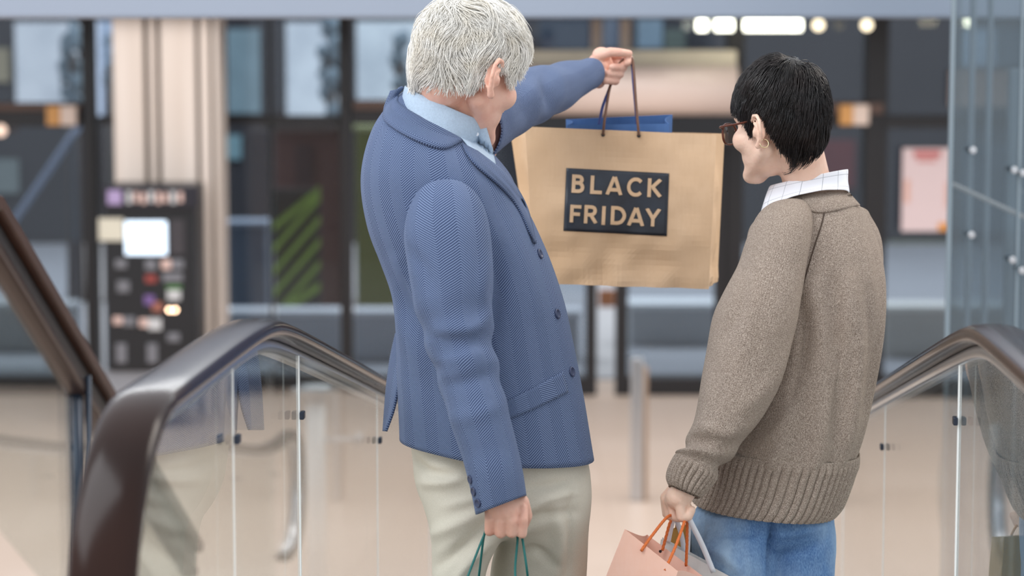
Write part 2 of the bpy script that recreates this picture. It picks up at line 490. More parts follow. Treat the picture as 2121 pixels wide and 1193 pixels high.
def glass_panel(u, v0, v1, newel=False):
    zt = lambda v: railz(v) - 0.045
    top = [(v, zt(v)) for v in np.linspace(v1, v0 if not newel else 2.98, 14)]
    if newel:
        for k in range(1, 12):
            q = math.pi / 2 + k * math.pi / 12; top.append((2.98 + 0.262 * math.cos(q), 2.23 + 0.262 * math.sin(q)))
        bot = [(2.98, treadz(2.98) + 0.08)]
        bot += [(v, treadz(v) + 0.08) for v in np.linspace(3.05, v1, 8)]
    else: bot = [(v, treadz(v) + 0.08) for v in np.linspace(v0, v1, 14)]
    pts = top + bot; n = len(pts)
    u = u + (0.014 if u < 0 else -0.006)
    V = [E(u - 0.006, v, z) for v, z in pts] + [E(u + 0.006, v, z) for v, z in pts]
    o = mk('glass_panel', V, [tuple(range(n)), tuple(range(2 * n - 1, n - 1, -1))], M_GLASS, ramp, smooth=False)
    # polished edge of the pane at its far joint
    wd = 0.0026 if 4.0 < v1 < 4.2 else 0.0008; s_ = 1 if u < 0 else -1
    e = [(x * s_, y, z) for x, y, z in boxv(0.0064, 0.0064 + wd, -0.004, 0.004, 0, 1)[0]]
    z0, z1 = treadz(v1) + 0.08, zt(v1)
    V = [E(u + x, v1 + y, z0 + z * (z1 - z0)) for x, y, z in e]
    mk('pane_edge', V, boxv(0, 1, 0, 1, 0, 1)[1], M_EDGE, o, smooth=False, label='polished edge of the pane with its glow painted white')
    return o
def clamp(u, v):
    u = u + (0.014 if u < 0 else -0.006)
    z = railz(v) - 0.15
    for s in (-1, 1):
        V = [E(u + s * 0.013 + x, v + y, z + zz) for x, y, zz in boxv(-0.004, 0.004, -0.010, 0.010, -0.007, 0.007)[0]]
        mk('glass_clamp', V, boxv(0, 1, 0, 1, 0, 1)[1], M_CLAMP, ramp, smooth=False, bevel=0.002, label='small dark glass clamp')
JL = [3.48, 4.13, 5.31, 6.55, 7.7, 8.85, 10.0, 11.0]
JR = [3.05, 4.10, 5.40, 6.55, 7.7, 8.85, 10.0, 11.0]
for u, J in ((UL, JL), (UR, JR)):
    glass_panel(u, None, J[0] if J[0] > 3.2 else J[1], True)
    JJ = J if J[0] > 3.2 else J[1:]
    for a, b in zip(JJ[:-1], JJ[1:]): glass_panel(u, a, b)
    for j in JJ: clamp(u, j)

# ---------------------------------------------------------------- stair on the left: rail, posts, glass, steps
stair = empty('staircase', E(-2.6, 6, 0)); tag(stair, 'staircase with slanting dark wooden handrail, steel post and glass at far left', 'staircase')
US = -1.6
def q_on(px, py, u):      # point of the vertical plane u seen at a pixel
    r = P(px, py, 1.0) - CAM
    uu = r[0] * math.cos(TH) - r[1] * math.sin(TH)
    return CAM + r * (u / uu)
p0 = q_on(0, 468, US); p1 = q_on(246, 880, US)
dr = (p1 - p0) / np.linalg.norm(p1 - p0)
s0 = p0 - dr * 0.22; s1 = p0 + dr * 2.7
lead = [s0 - E(0, 1.2, 0), s0 - E(0, 0.6, 0), s0 - E(0, 0.15, 0)]
pth = np.array(lead + [s0 + (s1 - s0) * t for t in np.linspace(0.03, 1, 14)])
nrm = np.cross(side, dr); nrm = nrm / np.linalg.norm(nrm) * (1 if np.cross(side, dr)[2] > 0 else -1)
mk_loft('handrail', sweep(pth, 0.042, 0.020, 20, 6), M_WOOD, stair, cap0=True, cap1=True, smooth=False, label='flat dark brown wooden handrail')
mk_loft('rail_channel', sweep(pth - nrm * 0.045, 0.020, 0.026, 12, 5), plain('bronze_channel', (30, 25, 26), 0.4, 0.2), stair, cap0=True, cap1=True, smooth=False)
mk_loft('lower_rail', sweep(pth - nrm * 0.09, 0.030, 0.020, 12, 4), plain('brown_metal_rail', (66, 48, 42), 0.35, 0.4), stair, cap0=True, cap1=True, smooth=False)
_pp = q_on(157, 800, US); vstart = (pth[3] - CAM) @ E(0, 1, 0)
slope = abs(dr[2]) / (dr @ E(0, 1, 0))
def stairz(v): return UP_Z - slope * max(0, v - 5.85)
for dv in (0.0,):
    base = _pp + E(0, dv, 0); base[2] -= slope * dv
    zf = max(stairz((base - CAM) @ E(0, 1, 0)), 0)
    V = np.array([[base + np.array([0.020 * math.cos(q), 0.020 * math.sin(q), 0]) - np.array([0, 0, 0.0]) for q in np.linspace(0, 2 * math.pi, 16, endpoint=False)],
                  [np.array([base[0], base[1], zf - 0.02]) + np.array([0.020 * math.cos(q), 0.020 * math.sin(q), 0]) for q in np.linspace(0, 2 * math.pi, 16, endpoint=False)]])
    V[0, :, 2] += 0.03
    mk_loft('post', V, M_STEELD, stair, cap0=True, cap1=True, label='blue-grey steel post')
    V2 = V.mean(1, keepdims=True) + (V - V.mean(1, keepdims=True)) * 0.45 + E(0.034, 0.0, 0); mk_loft('stay', V2, M_STEELD, stair, cap0=True, cap1=True)
gp = [s0 - nrm * 0.12, s1 - nrm * 0.12, s1 - np.array([0, 0, 0.78]), s0 - np.array([0, 0, 0.78])]
mk('glass_panel', [p + side * 0.005 for p in gp] + [p - side * 0.005 for p in gp], [(0, 1, 2, 3), (7, 6, 5, 4)], M_GLASS, stair, smooth=False)
nst = 10; rise = UP_Z / nst; run = rise / slope
for k in range(nst - 1):
    z = UP_Z - (k + 1) * rise; v = 5.85 + k * run
    V = [E(u, vv, zz) for u, vv, zz in boxv(-3.9, -1.62, v, v + run + 0.02, 0, z)[0]]
    mk('step', V, boxv(0, 1, 0, 1, 0, 1)[1], M_FLOOR, stair, smooth=False)

# ---------------------------------------------------------------- glass front of the building
YF = 19.5
wall = empty('wall_far', (0, YF, 0)); struct(wall, 'dark framed glass front of the hall')
def zf(py, Y=YF): return PY(1060, py, Y)[2]
for px0, px1, py0, py1 in [(166, 206, 20, 805), (452, 470, 20, 815), (553, 566, 20, 815), (700, 731, 20, 815), (1506, 1536, 20, 815), (1796, 1830, 20, 815), (2150, 2180, 20, 815), (-300, -270, 20, 815)]:
    fbox('mullion', px0, px1, py0, py1, YF, 0.18, M_FRAME, wall)
for px0, px1, py0, py1 in [(-300, 166, 229, 262), (206, 700, 240, 258), (731, 1100, 226, 258), (1536, 1796, 236, 262), (1830, 2400, 240, 266)]:
    fbox('transom', px0, px1, py0, py1, YF - 0.02, 0.16, M_FRAME, wall)
for px0, px1, py0, py1 in [(-300, 166, 214, 230), (731, 1100, 208, 227), (1536, 1830, 213, 236)]:
    fbox('trim_strip', px0, px1, py0, py1, YF - 0.05, 0.2, M_BRONZE, wall)
fbox('band_panel', 1968, 2140, 144, 222, YF - 0.03, 0.06, plain('beige_band', (172, 156, 148), 0.6), wall)
fbox('head_rail', -400, 2500, 4, 22, YF, 0.2, M_FRAME, wall)
for px0, px1 in [(-300, 166), (206, 452), (470, 553), (566, 700), (731, 1212), (1302, 1506), (1536, 1796), (1830, 2150)]:
    fbox('bottom_rail', px0, px1, 780, 822, YF - 0.01, 0.14, M_FRAME, wall)
for px0, px1 in [(-270, 166), (206, 452), (470, 553), (566, 700), (731, 1085), (1085, 1506), (1536, 1796), (1830, 2150)]:
    a = PY(px0, 22, YF + 0.08); b = PY(px1, 236, YF + 0.08); c = PY(px1, 800, YF + 0.08)
    box('upper_pane', (a[0], b[0], YF + 0.08, YF + 0.09, b[2], a[2]), M_FGLASS, wall, 0)
    if px0 != 1085: box('lower_pane', (a[0], b[0], YF + 0.08, YF + 0.09, c[2], b[2]), M_FGLASS, wall, 0)
# sliding doors in the middle, with a gap between them
for n, (px0, px1, st) in enumerate([(1085, 1236, (1214, 1236)), (1276, 1500, (1276, 1300))]):
    d = struct(empty('door_%d' % (n + 1), PY((px0 + px1) / 2, 822, YF)), ('left' if n == 0 else 'right') + ' sliding glass door with black frame')
    fbox('stile', st[0], st[1], 300, 822, YF - 0.06, 0.06, M_FRAME, d)
    o = (px0, px0 + 18) if n == 0 else (px1 - 18, px1)
    fbox('stile', o[0], o[1], 300, 822, YF - 0.06, 0.06, M_FRAME, d)
    ii = (px0 + 18, st[0]) if n == 0 else (st[1], px1 - 18)
    fbox('bottom_bar', ii[0], ii[1], 782, 822, YF - 0.06, 0.06, M_FRAME, d)
    fbox('top_bar', ii[0], ii[1], 300, 322, YF - 0.06, 0.06, M_FRAME, d)
    fbox('pane', ii[0], ii[1], 322, 782, YF - 0.035, 0.01, M_FGLASS, d, 0)
# rounded header of the door (air curtain) and black housing below it
hd = empty('air_curtain', PY(1300, 232, YF - 0.4)); tag(hd, 'long rounded beige metal air curtain above the sliding doors', 'air curtain')
c0 = PY(1075, 187, YF - 0.45); c1 = PY(1526, 187, YF - 0.45); r = 0.20
M_HEAD = plain('beige_metal_header', (226, 205, 194), 0.35, 0.0, vary=0.03, coat=0.3)
V = np.array([[c + np.array([0, -math.cos(q) * r * 0.9, math.sin(q) * r]) for q in np.linspace(0, 2 * math.pi, 28, endpoint=False)] for c in (c0, c0 + (c1 - c0) * 0.5, c1)])
mk_loft('casing', V, M_HEAD, hd, cap0=True, cap1=True)
fbox('top_cover', 1075, 1526, 104, 141, YF - 0.3, 0.25, plain('cream_cover', (226, 214, 190), 0.5), hd)
fbox('housing', 1078, 1523, 232, 302, YF - 0.5, 0.45, M_BLACK, hd)
for k, (px0, px1) in enumerate([(1224, 1246), (1284, 1306)]):
    fbox('bracket', px0, px1, 40, 106, YF - 0.25, 0.1, plain('bracket_beige', (176, 160, 148), 0.5), hd)

# column with the machine in front of it
colm = empty('column', PY(345, 815, 18.4)); tag(colm, 'pale beige wood-clad column behind the black vending machine', 'column')
for px0, px1, Y in [(232, 306, 18.404), (306, 330, 18.396), (330, 412, 18.404), (412, 440, 18.398), (440, 458, 18.406)]:
    a = PY(px0, 20, Y); b = PY(px1, 700, Y)
    box('cladding_board', (a[0], b[0], Y, 18.95, 0.0, a[2] + 0.3), M_COLUMN, colm, 0.002)
vm = empty('vending_machine', PY(312, 800, 18.0)); tag(vm, 'black vending machine with a lit screen standing before the beige column', 'vending machine')
YV = 17.75
fbox('cabinet', 214, 408, 386, 768, YV, 0.6, M_BLACK, vm, 0.02)
fbox('header_panel', 212, 410, 384, 432, YV - 0.05, 0.05, plain('header_black', (30, 28, 38), 0.3), vm)
fbox('plinth', 216, 404, 768, 845, YV + 0.05, 0.5, plain('grey_plinth', (150, 152, 158), 0.5), vm)
fbox('screen', 258, 346, 458, 528, YV - 0.012, 0.012, glow('screen_glow', (214, 232, 250), 1.15), vm, 0.006, label='bright pale blue lit screen')
fbox('notice', 204, 256, 452, 499, YV - 0.02, 0.012, plain('cream_paper', (214, 208, 190), 0.7), vm, 0)
fbox('emblem', 222, 252, 394, 424, YV - 0.062, 0.012, plain('lilac_mark', (170, 150, 190), 0.5), vm, 0.004)
mp = plain('pink_white', (222, 190, 180), 0.5); mg = plain('grey_mark', (120, 120, 126), 0.5); mw = plain('white_mark', (205, 205, 206), 0.5)
for k in range(8):
    x = 262 + k * 15.2
    fbox('header_letter', x, x + 10, 396 + (k % 3) * 2, 422 - (k % 2) * 3, YV - 0.062, 0.012, mp if k % 3 else mw, vm, 0.003)
fbox('card', 352, 382, 455, 528, YV - 0.012, 0.012, plain('dark_card', (62, 58, 62), 0.5), vm)
mr = plain('red_mark', (150, 66, 60), 0.5); mpu = plain('purple_mark', (120, 92, 150), 0.5); mgr = plain('green_mark', (70, 120, 60), 0.5); mbr = plain('brown_mark', (160, 100, 84), 0.5)
for px0, px1, py0, py1, m_ in [(238, 262, 538, 556, mg), (300, 324, 538, 560, mg), (334, 354, 538, 558, mp), (354, 380, 538, 558, mg), (300, 324, 570, 586, mr), (336, 378, 566, 584, mg),
                               (242, 268, 582, 606, mg), (344, 376, 591, 600, mgr), (346, 374, 601, 622, mw), (298, 320, 612, 632, mpu), (314, 336, 626, 646, mbr),
                               (234, 254, 656, 672, mp), (254, 280, 656, 676, mg), (288, 306, 660, 678, mp), (306, 334, 660, 684, mw), (346, 372, 690, 708, mg), (240, 262, 712, 752, mg), (304, 326, 712, 752, mg)]:
    fbox('product_tile', px0, px1, py0, py1, YV - 0.016, 0.016, m_, vm, 0.006)
for px in (351, 363):
    disc('indicator_lamp', PY(px, 642, YV), (0, -1, 0), 0.014, 0.012, glow('warm_lamp', (255, 214, 176), 9.0), vm, label='small warm lit lamp')

# signs and poster on the front
for nme, px0, px1, py0, py1, lab in [('exit_plate', 95, 158, 219, 260, 'orange and white lit plate on the left door header'), ('exit_plate', 1740, 1800, 217, 259, 'orange and white lit plate right of the dark haired person')]:
    s = empty(nme, PY((px0 + px1) / 2, py1, YF - 0.12)); tag(s, lab, 'sign', 'plates on door headers')
    m = px0 + (px1 - px0) * 0.46
    fbox('orange_half', px0, m, py0, py1, YF - 0.12, 0.06, glow('orange_plate', (206, 150, 88), 0.12), s, 0.01)
    fbox('white_half', m, px1, py0, py1, YF - 0.12, 0.06, glow('white_plate', (222, 200, 186), 0.12), s, 0.01)
disc_l = disc('round_lamp', PY(2, 270, YF - 0.1), (0, -1, 0), 0.05, 0.03, glow('warm_spot', (240, 210, 190), 0.8)); tag(disc_l, 'small round pale lamp at the far left edge', 'lamp')
po = empty('poster', PY(1917, 478, YF - 0.06)); tag(po, 'pinkish white poster with red print on the dark glass beside the lift', 'poster')
fbox('sheet', 1870, 1966, 307, 479, YF - 0.06, 0.012, plain('poster_paper', (226, 204, 204), 0.6, vary=0.03), po, 0)
for px0, px1, py0, py1, c in [(1893, 1948, 312, 326, (196, 110, 108)), (1900, 1940, 330, 336, (205, 140, 136)), (1874, 1884, 372, 420, (222, 176, 160)), (1944, 1964, 462, 478, (226, 150, 60)), (1958, 1965, 378, 430, (222, 180, 170))]:
    fbox('print', px0, px1, py0, py1, YF - 0.066, 0.006, plain('poster_print', c, 0.6), po, 0)

# glowing tubes and discs that stand in for ceiling lights reflected in the glass
LZ = PY(1500, 52, YF - 0.7)[2] + 0.075
struct(box('ceiling', (-16, 16, YF - 1.2, YF + 2.2, LZ, LZ + 0.25), plain('soffit', (60, 60, 64), 0.7), bevel=0), 'dark soffit beyond the glass front')
for px0, px1, lab in [(1436, 1472, 'short glowing tube for a reflected ceiling light, leftmost of the bright row at the top'), (1474, 1526, 'glowing tube for a reflected ceiling light left of the longest one at the top'), (1534, 1668, 'longest glowing tube for a reflected ceiling light above the dark haired person')]:
    a = PY(px0 + 8, 52, YF - 0.7); b = PY(px1 - 8, 52, YF - 0.7); r = 0.045
    V = np.array([[p + np.array([0, math.cos(q) * r, math.sin(q) * r]) for q in np.linspace(0, 2 * math.pi, 14, endpoint=False)] for p in (a, (a + b) / 2, b)])
    t_ = empty('tube_reflection', (a + b) / 2); tag(t_, lab, 'lamp', 'tubes for reflected lights before the glass front')
    mk_loft('tube', V, glow('tube_glow', (255, 255, 236), 5.0), t_, cap0=True, cap1=True)  # glowing tube added in place of a reflected ceiling light
    box('bracket', (a[0], b[0], a[1] - 0.03, a[1] + 0.03, a[2] + 0.045, a[2] + 0.075), M_FRAME, t_)
for px, py, lab in [(1695, 52, 'small oval glow for a reflected light just right of the tubes'), (1795, 52, 'small oval glow for a reflected light at the mullion right of the dark hair'), (1984, 46, 'left of two small glows for reflected lights behind the lift glass'), (2005, 46, 'right of two small glows for reflected lights behind the lift glass')]:
    c = PY(px, py, YF - 0.7)
    t_ = empty('spot_reflection', c); tag(t_, lab, 'lamp', 'small glows for reflected lights before the glass front')  # glowing disc added in place of a light reflected on the glass
    disc('lens', c, (0, -1, 0), 0.042 if px < 1900 else 0.034, 0.03, glow('spot_reflection_glow', (255, 240, 206), 2.2 if px < 1900 else 6.0), t_)
    box('stem', (c[0] - 0.01, c[0] + 0.01, c[1], c[1] + 0.02, c[2] + 0.02, LZ), M_FRAME, t_)

# ---------------------------------------------------------------- outside, seen blurred through the front
M_ASPH = plain('outdoor_ground', (150, 151, 154), 0.8, vary=0.1, vs=1.5)
struct(box('floor_outside', (-16, 16, 20.3, 40, 0.0, 0.015), M_ASPH, bevel=0), 'grey ground outside the doors')
bk = empty('building', (0, 33, 0)); tag(bk, 'dark building across the way filling the view through the glass', 'building')
box('facade', (-16, 16, 33, 34, 0, 9), plain('dark_facade', (42, 40, 44), 0.7, vary=0.35, vs=0.8), bk, 0)
for px0, px1, py0, py1, c in [(1116, 1222, 40, 104, (40, 52, 66)), (1250, 1282, 40, 100, (92, 100, 112)), (1320, 1372, 40, 100, (120, 138, 150)), (1376, 1420, 60, 140, (84, 92, 84)), (-40, 20, 100, 170, (150, 138, 112)),
                              (470, 540, 60, 235, (120, 140, 146)), (30, 163, 46, 216, (214, 224, 236)), (184, 240, 44, 240, (176, 190, 210)), (592, 700, 46, 240, (210, 220, 234)), (738, 870, 44, 216, (208, 220, 232)), (1700, 1770, 290, 390, (92, 40, 42)), (-20, 40, 330, 400, (110, 118, 116)), (470, 500, 280, 330, (120, 150, 156)), (1840, 1960, 500, 640, (128, 130, 108)), (1978, 2062, 60, 138, (176, 186, 194)), (2070, 2140, 60, 138, (84, 94, 102)), (1970, 2105, 300, 640, (70, 80, 90))]:
    a = PY(px0, py0, 32.95); b = PY(px1, py1, 32.95)
    w_ = box('window', (a[0], b[0], 32.93, 33.0, b[2], a[2]), plain('far_window', c, 0.35, vary=0.2 if min(c) < 170 else 0.5, vs=2 if min(c) < 170 else 1.3), bk)
# pale trees outside
M_PALE = plain('dusty_foliage', (112, 128, 138), 0.8, vary=0.35, vs=5)
def pale_tree(name, px0, px1, py0, py1, Y, lab, seed):
    a = PY(px0, py0, Y); b = PY(px1, py1, Y); cx = (a[0] + b[0]) / 2; w = (b[0] - a[0]) / 2; h = a[2] - b[2]
    t = empty(name, (cx, Y, 0.015)); tag(t, lab, 'tree', 'grey trees outside')
    rr = random.Random(seed); ac = Acc()
    for k in range(46):
        f = rr.random(); wz = w * 0.8 * math.sin(0.35 + 2.5 * f)
        ang = rr.random() * 6.28; q = rr.random() ** 0.5 * 0.8
        s_ = w * 0.26 * (0.5 + 0.9 * rr.random())
        ac.ell((cx + math.cos(ang) * wz * q, Y + math.sin(ang) * wz * q, b[2] + f * h * 0.95), (s_, s_, s_ * 1.3), nu=10, nv=6)
    mk('crown', ac.V, ac.F, M_PALE, t)
    V = np.array([[np.array([cx + rad * math.cos(q), Y + rad * math.sin(q), z]) for q in np.linspace(0, 6.283, 10, endpoint=False)] for z, rad in ((0.015, 0.1), (b[2] + h * 0.6, 0.05))])
    mk_loft('trunk', V, plain('bark', (70, 60, 54), 0.8), t, cap0=True, cap1=True)
pale_tree('tree', 108, 190, 40, 222, 26, 'blurred grey tree seen through the upper glass at far left', 1)
pale_tree('tree', 206, 246, 60, 250, 26.0, 'slim grey tree beside the left edge of the beige column', 2)
pale_tree('tree', 640, 730, 20, 240, 27.5, 'grey tree just left of the dark mullion behind the blue jacket', 3)
pale_tree('tree', 800, 862, 60, 222, 26, 'grey tree right behind the grey haired person', 4)
# reddish kiosk with green slanting slats in front
ks = empty('kiosk', PY(630, 600, 25)); tag(ks, 'reddish brown kiosk outside between the column and the mullion', 'kiosk')
a = PY(568, 264, 25); b = PY(712, 400, 25)
box('wall', (a[0], b[0], 25, 26.2, 0.015, a[2]), plain('red_brown_wall', (92, 62, 60), 0.7), ks, 0.02)
fbox('window', 612, 650, 300, 385, 24.95, 0.05, plain('kiosk_window', (58, 42, 46), 0.4), ks)
box('roof', (a[0] - 0.1, b[0] + 0.1, 24.85, 26.3, a[2], a[2] + 0.06), M_FRAME, ks)
gs = empty('slatted_screen', PY(610, 620, 22.5)); tag(gs, 'dark screen with green slanting stripes seen low through the glass', 'screen')
a = PY(566, 392, 22.5); b = PY(664, 640, 22.5)
box('backing', (a[0], b[0], 22.52, 22.58, 0.015, a[2]), plain('screen_dark', (46, 54, 56), 0.6), gs)
MG = plain('green_slat', (158, 190, 84), 0.6, vary=0.2)
for k in range(6):
    y0 = 392 + k * 46
    q0 = PY(568, min(y0 + 78, 655), 22.5); q1 = PY(662, max(y0 - 30, 394), 22.5)
    dz = 0.040
    V = [(q0[0], 22.46, q0[2] - dz), (q1[0], 22.46, q1[2] - dz), (q1[0], 22.46, q1[2] + dz), (q0[0], 22.46, q0[2] + dz)]
    V += [(x, 22.5, z) for x, y, z in V]
    mk('slat', V, [(0, 1, 2, 3), (7, 6, 5, 4), (0, 4, 5, 1), (1, 5, 6, 2), (2, 6, 7, 3), (3, 7, 4, 0)], MG, gs, smooth=False)
# grey low walls and ledges outside
def outdoor(name, rect, Y, th, c, lab, cat):
    a = PY(rect[0], rect[2], Y); b = PY(rect[1], rect[3], Y)
    o = empty(name, ((a[0] + b[0]) / 2, Y, 0.015)); tag(o, lab, cat)
    box('body', (a[0], b[0], Y, Y + th, 0.015, a[2]), plain(name + '_body', c, 0.6, vary=0.08), o, 0.02)
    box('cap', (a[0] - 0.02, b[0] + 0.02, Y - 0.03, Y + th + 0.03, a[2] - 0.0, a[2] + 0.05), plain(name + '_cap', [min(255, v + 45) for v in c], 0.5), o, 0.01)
outdoor('low_wall', (468, 552, 470, 640), 23.0, 0.4, (104, 114, 128), 'blue-grey low block outside beside the beige column', 'wall')
outdoor('low_wall', (-120, 150, 640, 700), 22.0, 0.3, (150, 152, 152), 'pale low wall outside the far left door', 'wall')
outdoor('concrete_ledge', (470, 1200, 655, 700), 21.4, 0.3, (176, 178, 182), 'pale ledge outside running low behind the grey haired person', 'ledge')
outdoor('concrete_ledge', (1305, 1500, 640, 700), 22.4, 0.5, (190, 192, 192), 'grey ledge outside the right sliding door', 'ledge')
outdoor('concrete_ledge', (1835, 2140, 645, 690), 21.6, 0.4, (190, 188, 180), 'light ledge outside below the poster', 'ledge')
outdoor('planter', (736, 860, 270, 560), 24.5, 0.6, (104, 110, 56), 'dark green hedge block outside behind the blue jacket', 'hedge')
q0 = PY(12, 482, 23.5); q1 = PY(166, 258, 23.5)  # pale bar added in place of the escalator's reflection in the door
rl = empty('reflection_bar', (q0[0], 23.5, 0.015)); tag(rl, 'pale slanting bar standing in for an escalator reflection in the far left door', 'rail')
V = np.array([[p + np.array([0, 0.04 * math.cos(q), 0.06 * math.sin(q)]) for q in np.linspace(0, 6.283185, 12, endpoint=False)] for p in (q0, (q0 + q1) / 2, q1)])
mk_loft('beam', V, plain('pale_blue_reflection', (150, 162, 186), 0.5), rl, cap0=True, cap1=True)
for p in (q0 + (q1 - q0) * 0.1, q1 - (q1 - q0) * 0.1): box('leg', (p[0] - 0.03, p[0] + 0.03, 23.47, 23.53, 0.015, p[2]), plain('dim_leg', (70, 74, 84), 0.5), rl)
mt = empty('doormat', PY(1256, 700, 24.0)); tag(mt, 'brown door beyond the gap between the sliding doors', 'door')
fbox('leaf', 1240, 1274, 600, 672, 25.5, 0.05, plain('brown_panel', (150, 96, 62), 0.6), mt)
fbox('leaf_lower', 1240, 1274, 676, 720, 25.5, 0.05, plain('brown_panel_low', (176, 130, 104), 0.6), mt)
mt.name = 'far_door'; ORG['far_door'] = ORG['doormat']

# ---------------------------------------------------------------- posts in the lower hall
def round_post(name, p, r, h, mat, parent, n=20):
    V = np.array([[np.array([p[0] + r * math.cos(q), p[1] + r * math.sin(q), z]) for q in np.linspace(0, 6.283185, n, endpoint=False)] for z in (p[2], p[2] + h)])
    return mk_loft(name, V, mat, parent, cap0=True, cap1=True)
def at_floor(px, d, z=0.0):
    r = P(px, 596, 1.0) - CAM; s = d / r[1]; p = CAM + r * s; p[2] = z; return p
b0 = at_floor(652, 12.3); gpst = empty('barrier_post', b0); tag(gpst, 'thick chrome barrier post with round cap left of the blue jacket', 'post')
round_post('tube', b0, 0.050, 1.10, M_POST, gpst); round_post('cap', b0 + [0, 0, 1.10], 0.085, 0.055, M_STEEL, gpst)
round_post('foot', b0, 0.09, 0.02, M_STEEL, gpst)
round_post('cap_ring', b0 + [0, 0, 1.07], 0.06, 0.03, M_STEEL, gpst); box('cap_arm', (b0[0] - 0.12, b0[0] - 0.05, b0[1] - 0.03, b0[1] + 0.03, 1.09, 1.14), M_STEEL, gpst)
az = PY(700, 911, 12.3)[2]
V = np.array([[np.array([x, b0[1] + 0.011 * math.cos(q), az + 0.011 * math.sin(q)]) for q in np.linspace(0, 6.28, 10, endpoint=False)] for x in (b0[0] + 0.03, PY(745, 911, 12.3)[0])])
mk_loft('side_bar', V, M_STEEL, gpst, cap0=True, cap1=True)
cc = PY(744, 911, 12.3); V = np.array([[np.array([x, cc[1] + 0.035 * math.cos(q), cc[2] + 0.035 * math.sin(q)]) for q in np.linspace(0, 6.28, 18, endpoint=False)] for x in (cc[0] - 0.014, cc[0] + 0.014)])
mk_loft('bar_end', V, M_STEEL, gpst, cap0=True, cap1=True)
for px, w, top, lab in [(1325, 36, 740, 'slim square steel post standing between the two shoppers'), (699, 24, 778, 'slim steel post just right of the thick chrome post')]:
    p = at_floor(px, 15.1); t_ = empty('steel_post', p); tag(t_, lab, 'post', 'slim steel posts in the lower hall')
    hw = w / 2 / FPX * 15.1; h = PY(px, top, 15.1)[2]
    box('body', (p[0] - hw, p[0] + hw * 0.45, p[1] - hw, p[1] + hw, 0, h), M_STEEL, t_, 0.008)
    box('shade_strip', (p[0] + hw * 0.45, p[0] + hw, p[1] - hw, p[1] + hw, 0, h - 0.06), plain('shade_brown', (168, 146, 128), 0.4, 0.3), t_, 0.004)  # brown strip paints the shadow along the post's right edge

# ---------------------------------------------------------------- glass lift shaft on the right
lift = empty('lift_shaft', (1.9, 7.3, 0)); tag(lift, 'tall glass lift shaft with steel point fixings at the right edge', 'lift shaft')
YL = 7.0; xa = PY(1966, 300, YL)[0]; xb = PY(2110, 300, YL)[0]
top = 4.2
box('corner_post', (xa, xa + 0.012, YL, YL + 0.02, 0, top), M_LEDGE, lift, 0.002)
box('front_pane', (xa + 0.012, xb, YL, YL + 0.012, 0, top), M_LGLASS, lift, 0)
box('pane_joint', (xb, xb + 0.008, YL - 0.002, YL + 0.016, 0, top), M_LEDGE, lift, 0.002)
box('front_pane', (xb + 0.014, xb + 1.1, YL, YL + 0.012, 0, top), M_LGLASS, lift, 0)
xr = xa * (YL + 1.5) / YL + 0.03
Vs = [(xa + 0.001, YL + 0.02), (xa + 0.012, YL + 0.02), (xr + 0.012, YL + 1.5), (xr, YL + 1.5)]
mk('side_pane', [(x, y, z) for z in (0, top) for x, y in Vs], [(3, 2, 1, 0), (4, 5, 6, 7)] + [(i, (i + 1) % 4, (i + 1) % 4 + 4, i + 4) for i in range(4)], M_LGLASS, lift, smooth=False)
box('rear_pane', (xr + 0.012, xb + 1.1, YL + 1.5, YL + 1.512, 0, top), M_LGLASS, lift, 0)
for px in (2012, 2048):
    q = PY(px, 300, YL + 0.9)
    box('guide_rail', (q[0] - 0.008, q[0] + 0.008, YL + 0.9, YL + 0.93, 0, top), plain('guide_steel', (150, 160, 168), 0.4, 0.6), lift)
for px, py in [(2014, 311), (2100, 352), (2118, 358), (2011, 486), (2096, 538), (2116, 560)]:
    c = PY(px, py, YL - 0.03); disc('glass_fixing', c, (0, -1, 0), 0.0105, 0.014, M_STEEL, lift)
    V = np.array([[c + np.array([0.007 * math.cos(q), y, 0.007 * math.sin(q)]) for q in np.linspace(0, 6.28, 10, endpoint=False)] for y in (0, 0.10)])
    mk_loft('fixing_pin', V, M_CLAMP, lift, cap0=True, cap1=True)
q0 = PY(1970, 380, YL + 0.4); q1 = PY(2160, 468, YL + 0.4)
cord('brace_rod', [q0, (q0 + q1) / 2, q1], 0.007, plain('rod', (206, 196, 190), 0.5, 0.1), lift)
box('cabin_panel', (xa + 0.42, xb + 1.0, YL + 1.2, YL + 1.25, 0, 2.85), plain('cabin_grey', (120, 134, 144), 0.5), lift)
# curved chrome rail with a support at the lower right
nb = empty('newel', at_floor(1985, 9.5)); tag(nb, 'curved chrome rail end low behind the right glass panel', 'rail end')
c = P(2000, 1010, 9.3)
pts = [c + np.array([math.cos(q) * 0.09, 0.0, math.sin(q) * 0.30]) for q in np.linspace(math.pi * 0.38, math.pi * 1.35, 12)]
cord('rail', pts + [np.array([pts[-1][0] + 0.03, pts[-1][1], 0.0])], 0.018, M_STEEL, nb, m=40)
p = at_floor(2076, 9.6); round_post('support', p, 0.03, PY(2076, 880, 9.6)[2], M_STEEL, nb)

